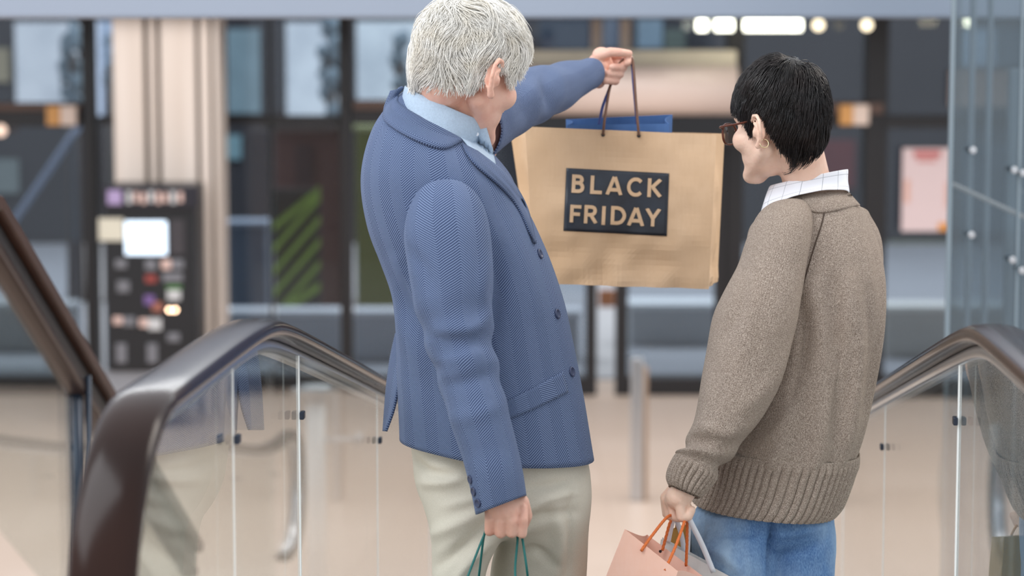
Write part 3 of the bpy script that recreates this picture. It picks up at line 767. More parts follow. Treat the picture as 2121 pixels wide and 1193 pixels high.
# ---------------------------------------------------------------- cloth, skin, hair materials
def herringbone(name, dark, light, colw=0.031, pitch=0.0042):
    t = NT(name); sx = t.n('ShaderNodeSeparateXYZ'); t.l(t.uv(), sx.inputs[0])
    nz = t.noise(7, 2, t.obj())
    U = t.math('ADD', sx.outputs[0], t.math('MULTIPLY', nz, 0.006)); V = sx.outputs[1]
    tri = t.math('PINGPONG', U, colw)
    s = t.math('DIVIDE', t.math('ADD', t.math('MULTIPLY', tri, 0.75), V), pitch)
    f = t.math('SINE', t.math('MULTIPLY', s, 2 * math.pi))
    f = t.ramp(f, -0.7, 0.9)
    fine = t.noise(900, 2, t.obj())
    alt = t.math('GREATER_THAN', t.math('FRACT', t.math('DIVIDE', U, colw * 2)), 0.5)
    c = t.mix(f, lin(dark), lin(light)); c = t.mix(t.math('MULTIPLY', alt, 0.10), c, lin(light)); c = t.mix(t.math('MULTIPLY', fine, 0.35), c, lin(dark))
    t.col(c); t.set(Roughness=0.85); t.b.inputs['Specular IOR Level'].default_value = 0.2
    t.b.inputs['Sheen Weight'].default_value = 0.25; t.b.inputs['Sheen Roughness'].default_value = 0.4; t.b.inputs['Sheen Tint'].default_value = lin((170, 182, 205))
    t.bump(f, 0.0006)
    return t.m
M_JACKET = herringbone('blue_herringbone', (52, 65, 97), (130, 148, 181))
M_JEDGE = plain('blue_wool', (72, 88, 126), 0.85, vary=0.1, vs=300, bump=0.0006, bs=700, spec=0.2)
M_SHIRT = plain('pale_blue_chambray', (172, 190, 208), 0.8, vary=0.14, vs=260, bump=0.0006, bs=500, spec=0.2)
def fabric(name, c, c2, sc, amt, bd, spec=0.2, rough=0.85):
    t = NT(name); n1 = t.noise(sc, 3, t.obj()); n2 = t.noise(5, 3, t.obj())
    c_ = t.mix(t.ramp(n1, 0.3, 0.7), lin(c), lin(c2)); c_ = t.mix(t.math('MULTIPLY', n2, amt), c_, lin(c))
    t.col(c_); t.set(Roughness=rough); t.b.inputs['Specular IOR Level'].default_value = spec
    t.bump(n1, bd); return t.m
M_CHINO = fabric('beige_cotton', (204, 197, 181), (222, 216, 202), 700, 0.5, 0.0004)
def jeans():
    t = NT('blue_denim'); o = t.obj()
    n1 = t.noise(500, 3, t.scale(o, (1, 1, 0.35))); n2 = t.noise(9, 4, t.scale(o, (1.0, 1.0, 0.45))); n3 = t.noise(60, 3, o)
    c = t.mix(t.ramp(n1, 0.3, 0.7), lin((66, 104, 154)), lin((112, 148, 190)))
    c = t.mix(t.math('MULTIPLY', t.ramp(n2, 0.42, 0.68), 0.85), c, lin((164, 190, 214)))
    c = t.mix(t.math('MULTIPLY', t.ramp(n3, 0.5, 0.8), 0.35), c, lin((58, 92, 142)))
    t.col(c); t.set(Roughness=0.85); t.bump(n1, 0.0008); return t.m
M_JEANS = jeans()
def knit(name, rib=False):
    t = NT(name); o = t.obj(); sx = t.n('ShaderNodeSeparateXYZ'); t.l(t.uv(), sx.inputs[0])
    n1 = t.noise(760, 3, t.scale(o, (1.0, 1.0, 0.6)), 0.75); n2 = t.noise(240, 3, o); n3 = t.noise(14, 3, o)
    st = t.math('ABSOLUTE', t.math('SINE', t.math('MULTIPLY', sx.outputs[0], math.pi / 0.0042)))
    v = t.math('ABSOLUTE', t.math('SINE', t.math('ADD', t.math('MULTIPLY', sx.outputs[1], math.pi / 0.0035), t.math('MULTIPLY', st, 1.2))))
    c = t.mix(t.ramp(n1, 0.38, 0.66), lin((104, 89, 78)), lin((226, 210, 195)))
    c = t.mix(t.math('MULTIPLY', t.ramp(n2, 0.3, 0.7), 0.4), c, lin((140, 124, 111)))
    c = t.mix(t.math('MULTIPLY', t.ramp(n3, 0.35, 0.75), 0.35), c, lin((166, 150, 135)))
    t.col(c); t.set(Roughness=0.95); t.b.inputs['Specular IOR Level'].default_value = 0.1
    t.b.inputs['Sheen Weight'].default_value = 0.35; t.b.inputs['Sheen Roughness'].default_value = 0.5; t.b.inputs['Sheen Tint'].default_value = lin((190, 176, 160))
    h = t.math('ADD', t.math('MULTIPLY', st, 0.5), t.math('ADD', t.math('MULTIPLY', v, 0.4), n1))
    t.bump(h, 0.0012); return t.m
M_KNIT = knit('brown_heather_knit')
def skin(name, c, c2, red):
    t = NT(name); o = t.obj(); n = t.noise(14, 4, o); n2 = t.noise(170, 3, o); n3 = t.noise(38, 3, o)
    k = t.mix(t.ramp(n, 0.35, 0.7), lin(c), lin(c2)); k = t.mix(t.math('MULTIPLY', t.ramp(n3, 0.45, 0.75), 0.4), k, lin(red))
    t.col(k); t.set(Roughness=0.5); t.b.inputs['Subsurface Weight'].default_value = 0.12
    t.b.inputs['Subsurface Radius'].default_value = (1.0, 0.35, 0.2); t.b.inputs['Subsurface Scale'].default_value = 0.006
    t.bump(n2, 0.0007); return t.m
M_SKIN1 = skin('weathered_skin', (224, 172, 150), (236, 192, 172), (216, 146, 128))
M_SKIN2 = skin('fair_skin', (236, 196, 172), (244, 210, 188), (228, 176, 154))
def hairm(name, c1, c2, c3, rough, spec, sc=60):
    t = NT(name); o = t.obj(); n = t.noise(sc, 3, o); n2 = t.noise(22, 3, o)
    k = t.mix(t.ramp(n, 0.3, 0.7), lin(c1), lin(c2)); k = t.mix(t.math('MULTIPLY', t.ramp(n2, 0.45, 0.75), 0.5), k, lin(c3))
    t.col(k); t.set(Roughness=rough); t.b.inputs['Specular IOR Level'].default_value = spec; return t.m
M_HAIRW = hairm('silver_hair', (228, 226, 220), (252, 250, 244), (236, 226, 204), 0.5, 0.35)
M_HAIRB = hairm('black_hair', (14, 12, 13), (36, 31, 31), (48, 34, 30), 0.30, 0.55)
M_GREYH = plain('grey_hair_base', (206, 203, 196), 0.7)
M_BLKH = plain('black_hair_base', (13, 12, 13), 0.6)
M_BTN = plain('navy_button', (52, 62, 92), 0.35, vary=0.05)
M_WHITE = plain('white_cloth', (238, 240, 246), 0.8, vary=0.02)
M_SHOE = plain('brown_leather', (70, 48, 36), 0.4)
M_SHOE2 = plain('white_leather', (220, 218, 214), 0.45)

def frame(a, p, r=0.0):
    """columns: right, forward, up of a head turned a degrees clockwise from straight away, nodding p, rolled r"""
    a, p, r = map(math.radians, (a, p, r))
    f0 = np.array([math.sin(a), math.cos(a), 0]); rt = np.array([math.cos(a), -math.sin(a), 0]); up = np.array([0, 0, 1.0])
    f = f0 * math.cos(p) - up * math.sin(p); u = up * math.cos(p) + f0 * math.sin(p)
    rt2 = rt * math.cos(r) + u * math.sin(r); u2 = u * math.cos(r) - rt * math.sin(r)
    return np.stack([rt2, f, u2], axis=1)

def head(ac, c, R, k=1.0, cheek=0.0, chin=0.0, nose=1.0, neck=None, eo=0.0):
    """soft forms are melted together first; ears go on afterwards"""
    W = lambda p: c + R @ (np.array(p, float) * k)
    so = Acc()
    def el(p, ax, rot=None, a=so): a.ell(W(p), np.array(ax) * k, R if rot is None else R @ rot)
    el((0, 0.004, 0.045), (0.072, 0.084, 0.080))
    el((0, 0.02, 0.03), (0.070, 0.078, 0.085))
    el((0, 0.036, -0.015), (0.062 + cheek, 0.056, 0.066))
    el((0, 0.042, -0.055 + chin), (0.052 + cheek, 0.050, 0.045))
    so.cap(W((-0.012, 0.076, -0.094 + chin)), W((0.012, 0.076, -0.094 + chin)), 0.019 * k, 0.019 * k)
    for s in (-1, 1):
        el((s * (0.042 + cheek), 0.060, -0.012), (0.026, 0.028, 0.026))
        so.cap(W((s * (0.050 + cheek), 0.002, -0.046 + chin)), W((s * 0.020, 0.070, -0.088 + chin)), 0.018 * k, 0.016 * k)
        so.cap(W((s * 0.012, 0.090, 0.034)), W((s * 0.048, 0.076, 0.034)), 0.010 * k, 0.009 * k)
        so.cap(W((s * 0.010, 0.098, -0.027)), W((s * 0.011, 0.094, -0.028)), 0.009 * k, 0.009 * k)
        # ear: bowl, rim and lobe
        ang = [(-0.002, 0.013, 0.024), (0.002, 0.004, 0.034), (0.006, -0.010, 0.034), (0.009, -0.020, 0.022), (0.009, -0.021, 0.004), (0.005, -0.014, -0.014), (0.001, -0.004, -0.026), (-0.003, 0.004, -0.026)]
        ac.cap(W((s * 0.068, 0.0, 0.0)), W((s * (0.076 + eo), 0.0, 0.0)), 0.012 * k, 0.010 * k)
        pts = [W((s * (0.078 + eo + x * 1.6), y, z - 0.002)) for x, y, z in ang]
        ac.chain(pts, [q * k for q in [0.0035, 0.0040, 0.0042, 0.0042, 0.0042, 0.0045, 0.0068, 0.005]])
        rot = np.array([[1, 0.25 * s, 0], [-0.25 * s, 1, 0], [0, 0, 1]]) / 1.03
        el((s * (0.076 + eo), -0.007, 0.003), (0.0030, 0.014, 0.026), rot, ac)
        ac.chain([W((s * (0.080 + eo), 0.004, 0.018)), W((s * (0.083 + eo), -0.006, 0.010)), W((s * (0.083 + eo), -0.010, -0.004)), W((s * (0.080 + eo), -0.004, -0.015))], [0.003 * k] * 4)
        el((s * (0.078 + eo), 0.006, -0.004), (0.004, 0.004, 0.007), None, ac)
    so.cap(W((0, 0.090, 0.028)), W((0, 0.094 + 0.018 * nose, -0.018)), 0.008 * k, 0.012 * k)
    el((0, 0.088, -0.054 + chin * 0.6), (0.024, 0.010, 0.007)); el((0, 0.086, -0.065 + chin * 0.6), (0.021, 0.010, 0.008))
    for p0, p1, r0, r1 in (neck or []): so.cap(W(p0), p1, r0, r1)
    ac.add(*remesh(so, 0.0035, 14))
    return W

def union(rings_list, voxel, it, folds=None):
    """several capped lofts melted into one garment"""
    a = Acc()
    for R in rings_list:
        V, F, _ = loft(R, 1.0, True, True); a.add(V, F)
    V, F = remesh(a, voxel, it)
    if folds: V = fold(V, F, [(p_, w_ * 0.75, a_ * 1.5) for p_, w_, a_ in folds])
    return V, F

def fingers(ac, chains, rads):
    for ch, rd in zip(chains, rads): ac.chain([P(*q) for q in ch], rd)

def sines(p, f, seed):
    r = np.random.default_rng(seed); o = np.zeros(len(p))
    for k in range(4):
        w = r.normal(size=3); w /= np.linalg.norm(w); o += np.sin(p @ w * f * (0.7 + 0.6 * r.random()) + r.random() * 6.28)
    return o / 4

def hair(name, mat, base_mat, parent, c, R, axes, ctr, table, whorl, N, L, steps, rad, lift, flow_fn, seed, wave=0.0, lab=None, clump=0.02, wf=6.0, low=1.25):
    """strands combed over an ellipsoid shell; table gives the hairline height by azimuth"""
    axes = np.array(axes); ctr = np.array(ctr)
    tb = np.array(table)
    def inside(p):
        phi = np.degrees(np.arctan2(p[:, 1], np.abs(p[:, 0]) + 1e-6))
        return p[:, 2] - np.interp(phi, tb[:, 0], tb[:, 1])
    def shell(p):
        az = axes[2] * (1 + (low - 1) * np.clip(-p[:, 2] * 1.6, 0, 1))
        return 1.0 / np.sqrt((p[:, 0] / axes[0]) ** 2 + (p[:, 1] / axes[1]) ** 2 + (p[:, 2] / az) ** 2)
    # base
    V = []; F = []; nu, nv = 72, 48
    for i in range(nv + 1):
        for j in range(nu):
            a = math.pi * i / nv; b = 2 * math.pi * j / nu; V.append((math.sin(a) * math.cos(b), math.sin(a) * math.sin(b), math.cos(a)))
    V = np.array(V); ins = inside(V)
    Wd = (V * (shell(V) * 0.93 * (1 + 0.02 * sines(V, 9, seed)))[:, None]); Wd = Wd + ctr; Wd = (R @ Wd.T).T + c
    for i in range(nv):
        for j in range(nu):
            f = (i * nu + j, (i + 1) * nu + j, (i + 1) * nu + (j + 1) % nu, i * nu + (j + 1) % nu)
            if all(ins[q] > -0.01 for q in f): F.append(f)
    base = mk('hair', Wd, F, base_mat, parent, solid=0.006, label=lab)
    # strands
    rg = np.random.default_rng(seed)
    p = rg.normal(size=(N * 3, 3)); p /= np.linalg.norm(p, axis=1)[:, None]
    p = p[inside(p) > 0.0][:N]; n = len(p)
    ln = L * (0.55 + 0.45 * rg.random(n)); rr = lift[0] + (lift[1] - lift[0]) * rg.random(n)
    pts = []; q = p.copy(); alive = np.ones(n); ds = ln / steps
    ph = rg.random(n) * 0.6
    over = 0.04 + 0.10 * rg.random(n)
    for s in range(steps + 1):
        t = s / steps
        r_ = shell(q) * (0.90 + (rr - 0.90) * np.minimum(1, t * 2.2) + 0.012 * np.sin(t * 6 + ph * 6))
        r_ = r_ * (1 + 0.024 * sines(q, 7, seed + 1) + clump * t * sines(p, 22, seed + 5))
        pts.append((R @ (q * r_[:, None] + ctr).T).T + c)
        d = flow_fn(q, whorl)
        d = d + wave * np.cross(q, d) * (sines(q, wf, seed + 2) * 1.6 + 0.9 * t * sines(p, 20, seed + 7) + 0.5 * np.sin(t * 7 + 5 * sines(q, 4, seed + 3)) + 0.35 * (rg.random(n) - 0.5))[:, None]
        d -= q * (d * q).sum(1)[:, None]; d /= np.linalg.norm(d, axis=1)[:, None] + 1e-9
        alive = alive * (inside(q) > -over)
        q = q + d * (ds * alive + ds * 0.08 * (1 - alive))[:, None]; q /= np.linalg.norm(q, axis=1)[:, None]
    pts = np.array(pts).transpose(1, 0, 2); K = steps + 1
    T = np.gradient(pts, axis=1); T /= np.linalg.norm(T, axis=2)[..., None] + 1e-9
    cen = R @ ctr + c
    nr = pts - cen; nr /= np.linalg.norm(nr, axis=2)[..., None]
    sd = np.cross(T, nr); sd /= np.linalg.norm(sd, axis=2)[..., None] + 1e-9; nr = np.cross(sd, T)
    tp = np.interp(np.linspace(0, 1, K), [0, 0.1, 0.6, 1], [0.5, 1, 0.9, 0.15])
    rs = (rad * (0.6 + 0.8 * rg.random(n)))[:, None] * tp[None, :]
    VV = np.stack([pts + nr * rs[..., None], pts + (sd * 0.9 - nr * 0.4) * rs[..., None], pts + (-sd * 0.9 - nr * 0.4) * rs[..., None]], axis=2)
    VV = VV.reshape(-1, 3)
    idx = np.arange(n * K * 3).reshape(n, K, 3)
    Q = []
    for a, b in ((0, 1), (1, 2), (2, 0)):
        Q.append(np.stack([idx[:, :-1, a], idx[:, :-1, b], idx[:, 1:, b], idx[:, 1:, a]], axis=-1).reshape(-1, 4))
    Q = np.concatenate(Q)
    o0 = ORG[base.name]; me = bpy.data.meshes.new(name)
    me.vertices.add(len(VV)); me.vertices.foreach_set('co', (VV - o0).astype(np.float32).ravel())
    me.loops.add(Q.size); me.loops.foreach_set('vertex_index', Q.ravel().astype(np.int32))
    me.polygons.add(len(Q)); me.polygons.foreach_set('loop_start', np.arange(0, Q.size, 4, dtype=np.int32))
    me.polygons.foreach_set('use_smooth', np.ones(len(Q), bool)); me.update(calc_edges=True)
    me.materials.append(mat)
    o = bpy.data.objects.new(name, me); COL.objects.link(o); o.parent = base; o['kind'] = 'stuff'; ORG[o.name] = o0
    return base

def shoe(name, heel, toe_dir, L, mat, parent, z):
    d = np.array([toe_dir[0], toe_dir[1], 0.0]); d /= np.linalg.norm(d); s = np.array([d[1], -d[0], 0])
    prof = [(-0.02, 0.015, 0.03), (0.0, 0.034, 0.075), (0.25, 0.036, 0.085), (0.5, 0.042, 0.06), (0.75, 0.048, 0.042), (0.93, 0.036, 0.03), (1.0, 0.012, 0.018)]
    R = []
    for f, w, h in spline(prof, 24):
        c = heel + d * L * f
        R.append([np.array([c[0], c[1], z]) + s * w * spow(math.cos(q), 0.8) + np.array([0, 0, h * max(0.0, 0.5 + 0.5 * spow(math.sin(q), 0.7))]) for q in np.linspace(0, 2 * math.pi, 20, endpoint=False)])
    return mk_loft(name, np.array(R), mat, parent, cap0=True, cap1=True)[0]
def rz(v): return treadz(v) + 0.004

# ================================================================ grey-haired person in the blue jacket
man = empty('person', np.array([*P(1000, 600, 4.42)[:2], rz(4.42)]))
tag(man, 'grey haired person in blue herringbone jacket holding up the kraft bag', 'person')
def wr(th, t, pts, amp, sc, seed, an=(1, 1, 1)):
    an = np.array(an)
    return np.array([amp * fnoise(p * an, sc, seed) for p in pts])

# jacket body
def jdisp(th, t, pts):
    d = wr(th, t, pts, 0.008, 6, 3.1, (1, 1, 0.6))
    if t > 0.5: d = d + 0.006 * math.sin((t - 0.5) * math.pi) * np.sin(th * 5 + 3 * t)
    return d
JK = [(838, 186, 962, 276, 4.46, .068), (806, 214, 1000, 300, 4.46, .120), (774, 262, 1030, 328, 4.45, .168), (754, 328, 1062, 366, 4.45, .196), (751, 390, 1086, 416, 4.45, .202),
      (766, 470, 1113, 466, 4.45, .200), (790, 540, 1138, 530, 4.45, .194), (813, 612, 1160, 612, 4.45, .188), (820, 680, 1175, 688, 4.45, .184), (820, 760, 1191, 765, 4.45, .184), (823, 830, 1206, 836, 4.45, .188), (828, 903, 1226, 946, 4.45, .194)]
jacket, J_BVH = mk_loft('jacket', rings_from(JK, 100, 112, 2.25, 'world', jdisp), M_JACKET, man, ucirc=1.08, solid=0.004, label='blue herringbone wool jacket', folds=[([(838, 560), (850, 640), (880, 700)], 16, -0.010), ([(815, 600), (835, 680), (870, 760)], 18, 0.006), ([(820, 540), (850, 600), (870, 640)], 12, 0.006), ([(1025, 520), (1030, 600), (1022, 690)], 16, -0.010), ([(1050, 480), (1085, 560), (1110, 640)], 22, 0.005), ([(822, 800), (826, 850), (828, 905)], 8, -0.004)])
# hanging sleeve
def sdisp(th, t, pts):
    d = wr(th, t, pts, 0.006, 9, 8.2, (1, 1, 0.7))
    d += 0.004 * math.exp(-((t - 0.52) / 0.12) ** 2) * np.sin(9 * t * 6.28 + 2 * np.cos(th))
    return d
SK = [(884, 398, 958, 396, 4.30, .030), (850, 432, 996, 424, 4.275, .062), (837, 490, 1013, 478, 4.255, .076), (846, 560, 1020, 560, 4.24, .078), (861, 640, 1016, 645, 4.23, .075), (883, 712, 1019, 716, 4.22, .072),
      (905, 790, 1038, 792, 4.205, .066), (930, 865, 1058, 858, 4.19, .062), (955, 935, 1076, 925, 4.18, .057), (969, 990, 1085, 975, 4.17, .054), (986, 1066, 1090, 1026, 4.165, .049)]
slv, S_BVH = mk_loft('sleeve', rings_from(SK, 90, 72, 2.2, 'perp', sdisp), M_JACKET, jacket, ucirc=0.43, cap0=True, solid=0.003, folds=[([(850, 520), (880, 560), (905, 620)], 14, -0.006), ([(870, 690), (920, 705), (975, 700)], 13, -0.006), ([(880, 735), (930, 745), (1000, 730)], 13, 0.006), ([(1020, 640), (985, 680), (940, 690)], 12, 0.005), ([(905, 800), (960, 790), (1020, 770)], 14, -0.005), ([(1010, 540), (1000, 600), (1008, 650)], 12, 0.005), ([(930, 870), (985, 860), (1040, 840)], 16, 0.004)])
# raised far sleeve
LK = [(985, 205, 950, 340, 4.56, .070), (1040, 174, 1005, 294, 4.68, .068), (1090, 151, 1060, 267, 4.78, .062), (1150, 136, 1130, 237, 4.90, .056), (1190, 126, 1184, 207, 4.99, .050), (1207, 121, 1225, 187, 5.04, .045)]
mk_loft('sleeve', rings_from(LK, 60, 60, 2.2, 'perp', lambda th, t, pts: wr(th, t, pts, 0.006, 13, 1.7)), M_JACKET, jacket, ucirc=0.40, solid=0.003, folds=[([(1075, 160), (1080, 200), (1090, 250)], 10, -0.007), ([(1100, 165), (1112, 200), (1120, 235)], 11, 0.007), ([(1128, 150), (1132, 190), (1138, 225)], 9, -0.006), ([(1150, 145), (1165, 180), (1162, 212)], 9, 0.005), ([(1040, 200), (1055, 230), (1062, 262)], 10, 0.006)])
# coat tail at the vent
A_ = [(818, 690), (807, 740), (799, 800), (795, 850), (792, 893)]; B_ = [(850, 690), (836, 740), (825, 790), (814, 845), (797, 892)]
a_ = spline(A_, 30); b_ = spline(B_, 30); G = np.zeros((30, 10, 3))
for i in range(30):
    for j in range(10):
        q = a_[i] * (1 - j / 9) + b_[i] * j / 9
        G[i, j] = P(q[0], q[1], 4.52 - 0.06 * math.sin(j / 9 * 1.5) - 0.02 * j / 9)
mk_loft('coat_tail', G, M_JACKET, jacket, ucirc=0.06, closed=False, solid=0.005, label='flap of the jacket at the back vent')
# collar, lapels, shirt
mk_loft('shirt', rings_from([(826, 240, 985, 308, 4.435, .102), (832, 204, 1000, 278, 4.435, .095), (838, 178, 1006, 252, 4.435, .086), (842, 184, 1002, 258, 4.435, .080)], 24, 64, 2.2, 'world', lambda th, t, pts: wr(th, t, pts, 0.003, 30, 5)), M_SHIRT, man, ucirc=0.4, solid=0.002, label='pale blue shirt with upright collar')
shirt = bpy.data.objects['shirt']
ribbon('shirt_front', [(955, 284), (985, 318), (1014, 350)], [(1006, 258), (1016, 292), (1028, 342)], J_BVH, 0.010, 16, 8, M_SHIRT, shirt, 0.002, 4.36)
ribbon('collar', [(838, 181), (824, 200), (828, 214), (868, 239), (911, 259), (957, 287)], [(808, 188), (794, 225), (799, 253), (854, 286), (917, 306), (960, 292)], J_BVH, 0.010, 40, 12, M_JACKET, jacket, 0.006, 4.40, bulge=0.008)
ribbon('lapel', [(958, 296), (968, 316), (990, 344), (1040, 388), (1076, 432), (1106, 500)], [(990, 312), (1022, 336), (1050, 358), (1078, 398), (1097, 440), (1112, 504)], J_BVH, 0.013, 44, 9, M_JACKET, jacket, 0.004, 4.36, bulge=0.005)
ribbon('pocket_flap', [(1044, 834), (1100, 806), (1166, 770)], [(1052, 869), (1110, 845), (1178, 812)], J_BVH, 0.004, 26, 8, M_JACKET, jacket, 0.003, swap=True)
for px, py in [(1118, 526), (1154, 650), (1184, 770)]:
    p, n = hit(J_BVH, px, py, 4.4)
    disc('button', p - n * 0.001, n, 0.0095, 0.004, M_BTN, jacket, rim=0.35)
for px, py in [(974, 993), (981, 1018), (990, 1042)]:
    p, n = hit(S_BVH, px, py, 4.15)
    disc('cuff_button', p - n * 0.001, n, 0.008, 0.0035, M_BTN, slv, rim=0.35)
sk = [(1118, 490)]
p, n = hit(J_BVH, 985, 282, 4.37)
disc('collar_button', P(988, 278, 4.385), (0, -1, 0), 0.0035, 0.002, M_WHITE, shirt)

# trousers
def tdisp(th, t, pts):
    return np.array([0.006 * fnoise(np.array([p[0] * 0.7 + p[2] * 0.5, p[1], p[2] * 1.2 - p[0] * 0.4]), 9, 4.0) for p in pts])
PK = [(846, 870, 1190, 880, 4.45, .150), (848, 930, 1210, 940, 4.45, .158), (858, 990, 1221, 1000, 4.45, .158), (876, 1045, 1218, 1050, 4.45, .140), (905, 1084, 1196, 1088, 4.45, .105), (960, 1104, 1150, 1108, 4.45, .05)]
LA = [(862, 940, 1060, 945, 4.42, .12), (864, 985, 1060, 985, 4.42, .125), (873, 1040, 1054, 1045, 4.41, .12), (889, 1110, 1036, 1115, 4.39, .100), (896, 1193, 1003, 1195, 4.38, .088), (895, 1400, 990, 1400, 4.37, .074), (890, 1600, 978, 1600, 4.36, .068), (885, 1790, 972, 1790, 4.36, .066), (882, 1862, 974, 1862, 4.36, .064)]
LB = [(1010, 940, 1215, 945, 4.46, .13), (1014, 985, 1220, 985, 4.46, .135), (1026, 1040, 1221, 1045, 4.46, .13), (1036, 1110, 1219, 1115, 4.48, .115), (1012, 1193, 1215, 1195, 4.50, .10), (1030, 1400, 1195, 1400, 4.50, .080), (1076, 1600, 1180, 1600, 4.50, .072), (1082, 1790, 1172, 1790, 4.50, .068), (1082, 1842, 1174, 1842, 4.50, .066)]
V, F = union([rings_from(PK, 30, 64, 2.3, 'world', tdisp), rings_from(LA, 70, 44, 2.2, 'world', tdisp), rings_from(LB, 70, 44, 2.2, 'world', tdisp)], 0.006, 20,
    [([(842, 935), (880, 972), (935, 985)], 12, -0.006), ([(870, 1000), (920, 1000), (960, 990)], 14, 0.006), ([(1010, 1085), (960, 1130), (900, 1175)], 16, -0.010), ([(1000, 1060), (940, 1090), (890, 1110)], 18, 0.007),
     ([(1020, 1115), (975, 1160), (940, 1210)], 14, 0.008), ([(1095, 1010), (1140, 1005), (1180, 995)], 10, -0.005), ([(1085, 1060), (1130, 1035), (1190, 1020)], 13, 0.006), ([(1060, 1100), (1120, 1070), (1190, 1060)], 14, -0.007),
     ([(1070, 1150), (1110, 1140), (1150, 1170)], 14, -0.006), ([(1150, 1050), (1160, 1120), (1150, 1193)], 18, 0.006), ([(920, 1050), (960, 1040), (1000, 1030)], 14, 0.004), ([(1185, 1010), (1180, 1100), (1175, 1193)], 9, -0.004)])
trs = mk('trousers', V, F, M_CHINO, man, label='beige cotton trousers')
for px, d in ((918, 4.36), (1118, 4.50)):
    h = P(px, 1850, d); shoe('shoe', h, (0.92, 0.38), 0.27, M_SHOE, man, rz(h @ E(0, 1, 0) - 0 * h[2]))

# body: head, neck, arms, hands, legs in one skin
ac = Acc()
RM = frame(48, 17, 0); EAR = P(1012, 158, 4.335); KM = 1.06
CM = EAR - RM @ (np.array([0.080, -0.006, 0.004]) * KM)
nb_ = P(915, 258, 4.47)
WM = head(ac, CM, RM, KM, cheek=0.006, chin=0.010, nose=0.4, eo=0.014, neck=[((0, -0.030, -0.02), nb_, 0.048, 0.052), ((0, 0.02, -0.045), P(945, 258, 4.45), 0.044, 0.050)])
ac.chain([nb_, P(930, 430, 4.46), P(960, 700, 4.46), P(1020, 960, 4.46)], [0.06, 0.12, 0.11, 0.11])
ac.chain([P(925, 360, 4.42), P(925, 440, 4.28), P(950, 720, 4.22), P(1030, 1030, 4.17), P(1045, 1058, 4.165)], [0.06, 0.045, 0.040, 0.027, 0.026])
ac.chain([P(950, 340, 4.55), P(1000, 262, 4.62), P(1105, 200, 4.82), P(1215, 153, 5.05), P(1235, 145, 5.06)], [0.06, 0.045, 0.038, 0.028, 0.027])
ac.chain([P(980, 1000, 4.42), P(950, 1193, 4.38), P(935, 1500, 4.37), P(928, 1840, 4.36)], [0.07, 0.045, 0.04, 0.035])
ac.chain([P(1100, 1000, 4.49), P(1135, 1193, 4.50), P(1130, 1500, 4.50), P(1128, 1820, 4.50)], [0.07, 0.05, 0.04, 0.035])
# hanging right hand, back of the hand to the camera
ac.ell(P(1048, 1056, 4.17), (0.036, 0.017, 0.028)); ac.ell(P(1051, 1068, 4.166), (0.037, 0.015, 0.013))
for x, x2, y0, y1, d in [(1015, 1014, 1078, 1100, 4.160), (1037, 1037, 1080, 1105, 4.153), (1060, 1060, 1080, 1104, 4.151), (1083, 1081, 1076, 1105, 4.156)]:
    ac.chain([P(x, y0 - 22, d + 0.008), P(x, y0, d), P(x2, y1, d + 0.006), P(x2, y1 - 1, d + 0.034), P(x2, y1 - 22, d + 0.040)], [0.0095, 0.0098, 0.0092, 0.0088, 0.008])
ac.chain([P(1080, 1040, 4.175), P(1089, 1068, 4.19), P(1080, 1092, 4.21), P(1060, 1100, 4.215)], [0.014, 0.012, 0.011, 0.009])
# raised left hand closed round the bag handles
ac.ell(P(1243, 142, 5.075), (0.030, 0.022, 0.036)); ac.ell(P(1240, 164, 5.065), (0.016, 0.018, 0.020)); ac.ell(P(1246, 113, 5.06), (0.020, 0.015, 0.016))
ac.chain([P(1240, 116, 5.05), P(1264, 108, 5.035), P(1284, 109, 5.035), P(1303, 111, 5.045)], [0.013, 0.0105, 0.0095, 0.008])
ac.chain([P(1264, 112, 5.09), P(1298, 116, 5.09), P(1304, 124, 5.06), P(1299, 130, 5.045)], [0.011, 0.0100, 0.0092, 0.0085])
for y, xr, xl in [(139, 1291, 1268), (153, 1284, 1258), (167, 1275, 1253)]:
    ac.chain([P(1264, y - 14, 5.10), P(xr, y - 4, 5.09), P(xr, y + 1, 5.055), P(xl, y, 5.035)], [0.010, 0.0098, 0.0090, 0.0078])
V, F = remesh(ac, 0.0026, 3)
mk('body', V, F, M_SKIN1, man)
M_EYE = plain('eye_white', (230, 226, 222), 0.2)
for s in (-1, 1):
    e_ = Acc(); e_.ell(WM((s * 0.031, 0.074, 0.014)), (0.0125, 0.0125, 0.0125)); mk('eye', e_.V, e_.F, M_EYE, man)
def flow_away(q, w):
    d = q - w; return d - q * (d * q).sum(1)[:, None]
wm = np.array([0.15, -0.45, 0.88]); wm /= np.linalg.norm(wm)
def flow_m(q, w):
    d = flow_away(q, w); d = d / (np.linalg.norm(d, axis=1)[:, None] + 1e-6)
    sw = np.cross(q, d); d = d + 0.25 * sw * (q[:, 2:3] > 0.2)
    # over the ear the locks sweep backwards
    m = np.clip((0.35 - np.abs(q[:, 2])) * 3, 0, 1) * np.clip(q[:, 1] + 0.1, 0, 1) * 2.2
    d = d + m[:, None] * np.array([0, -1.0, -0.2])
    return d
TM = [(-90, -0.60), (-55, -0.62), (-28, -0.56), (-8, -0.30), (5, -0.16), (14, -0.34), (24, -0.36), (38, 0.0), (60, 0.40), (90, 0.45)]
hair('hair_strands', M_HAIRW, M_GREYH, man, CM, RM, (0.100, 0.116, 0.112), (0, 0.012, 0.054), TM, wm, 9500, 1.1, 14, 0.0008, (0.93, 1.04), flow_m, 11, wave=0.9, clump=0.07, wf=8.0, low=1.38, lab='thick wavy silver grey hair')

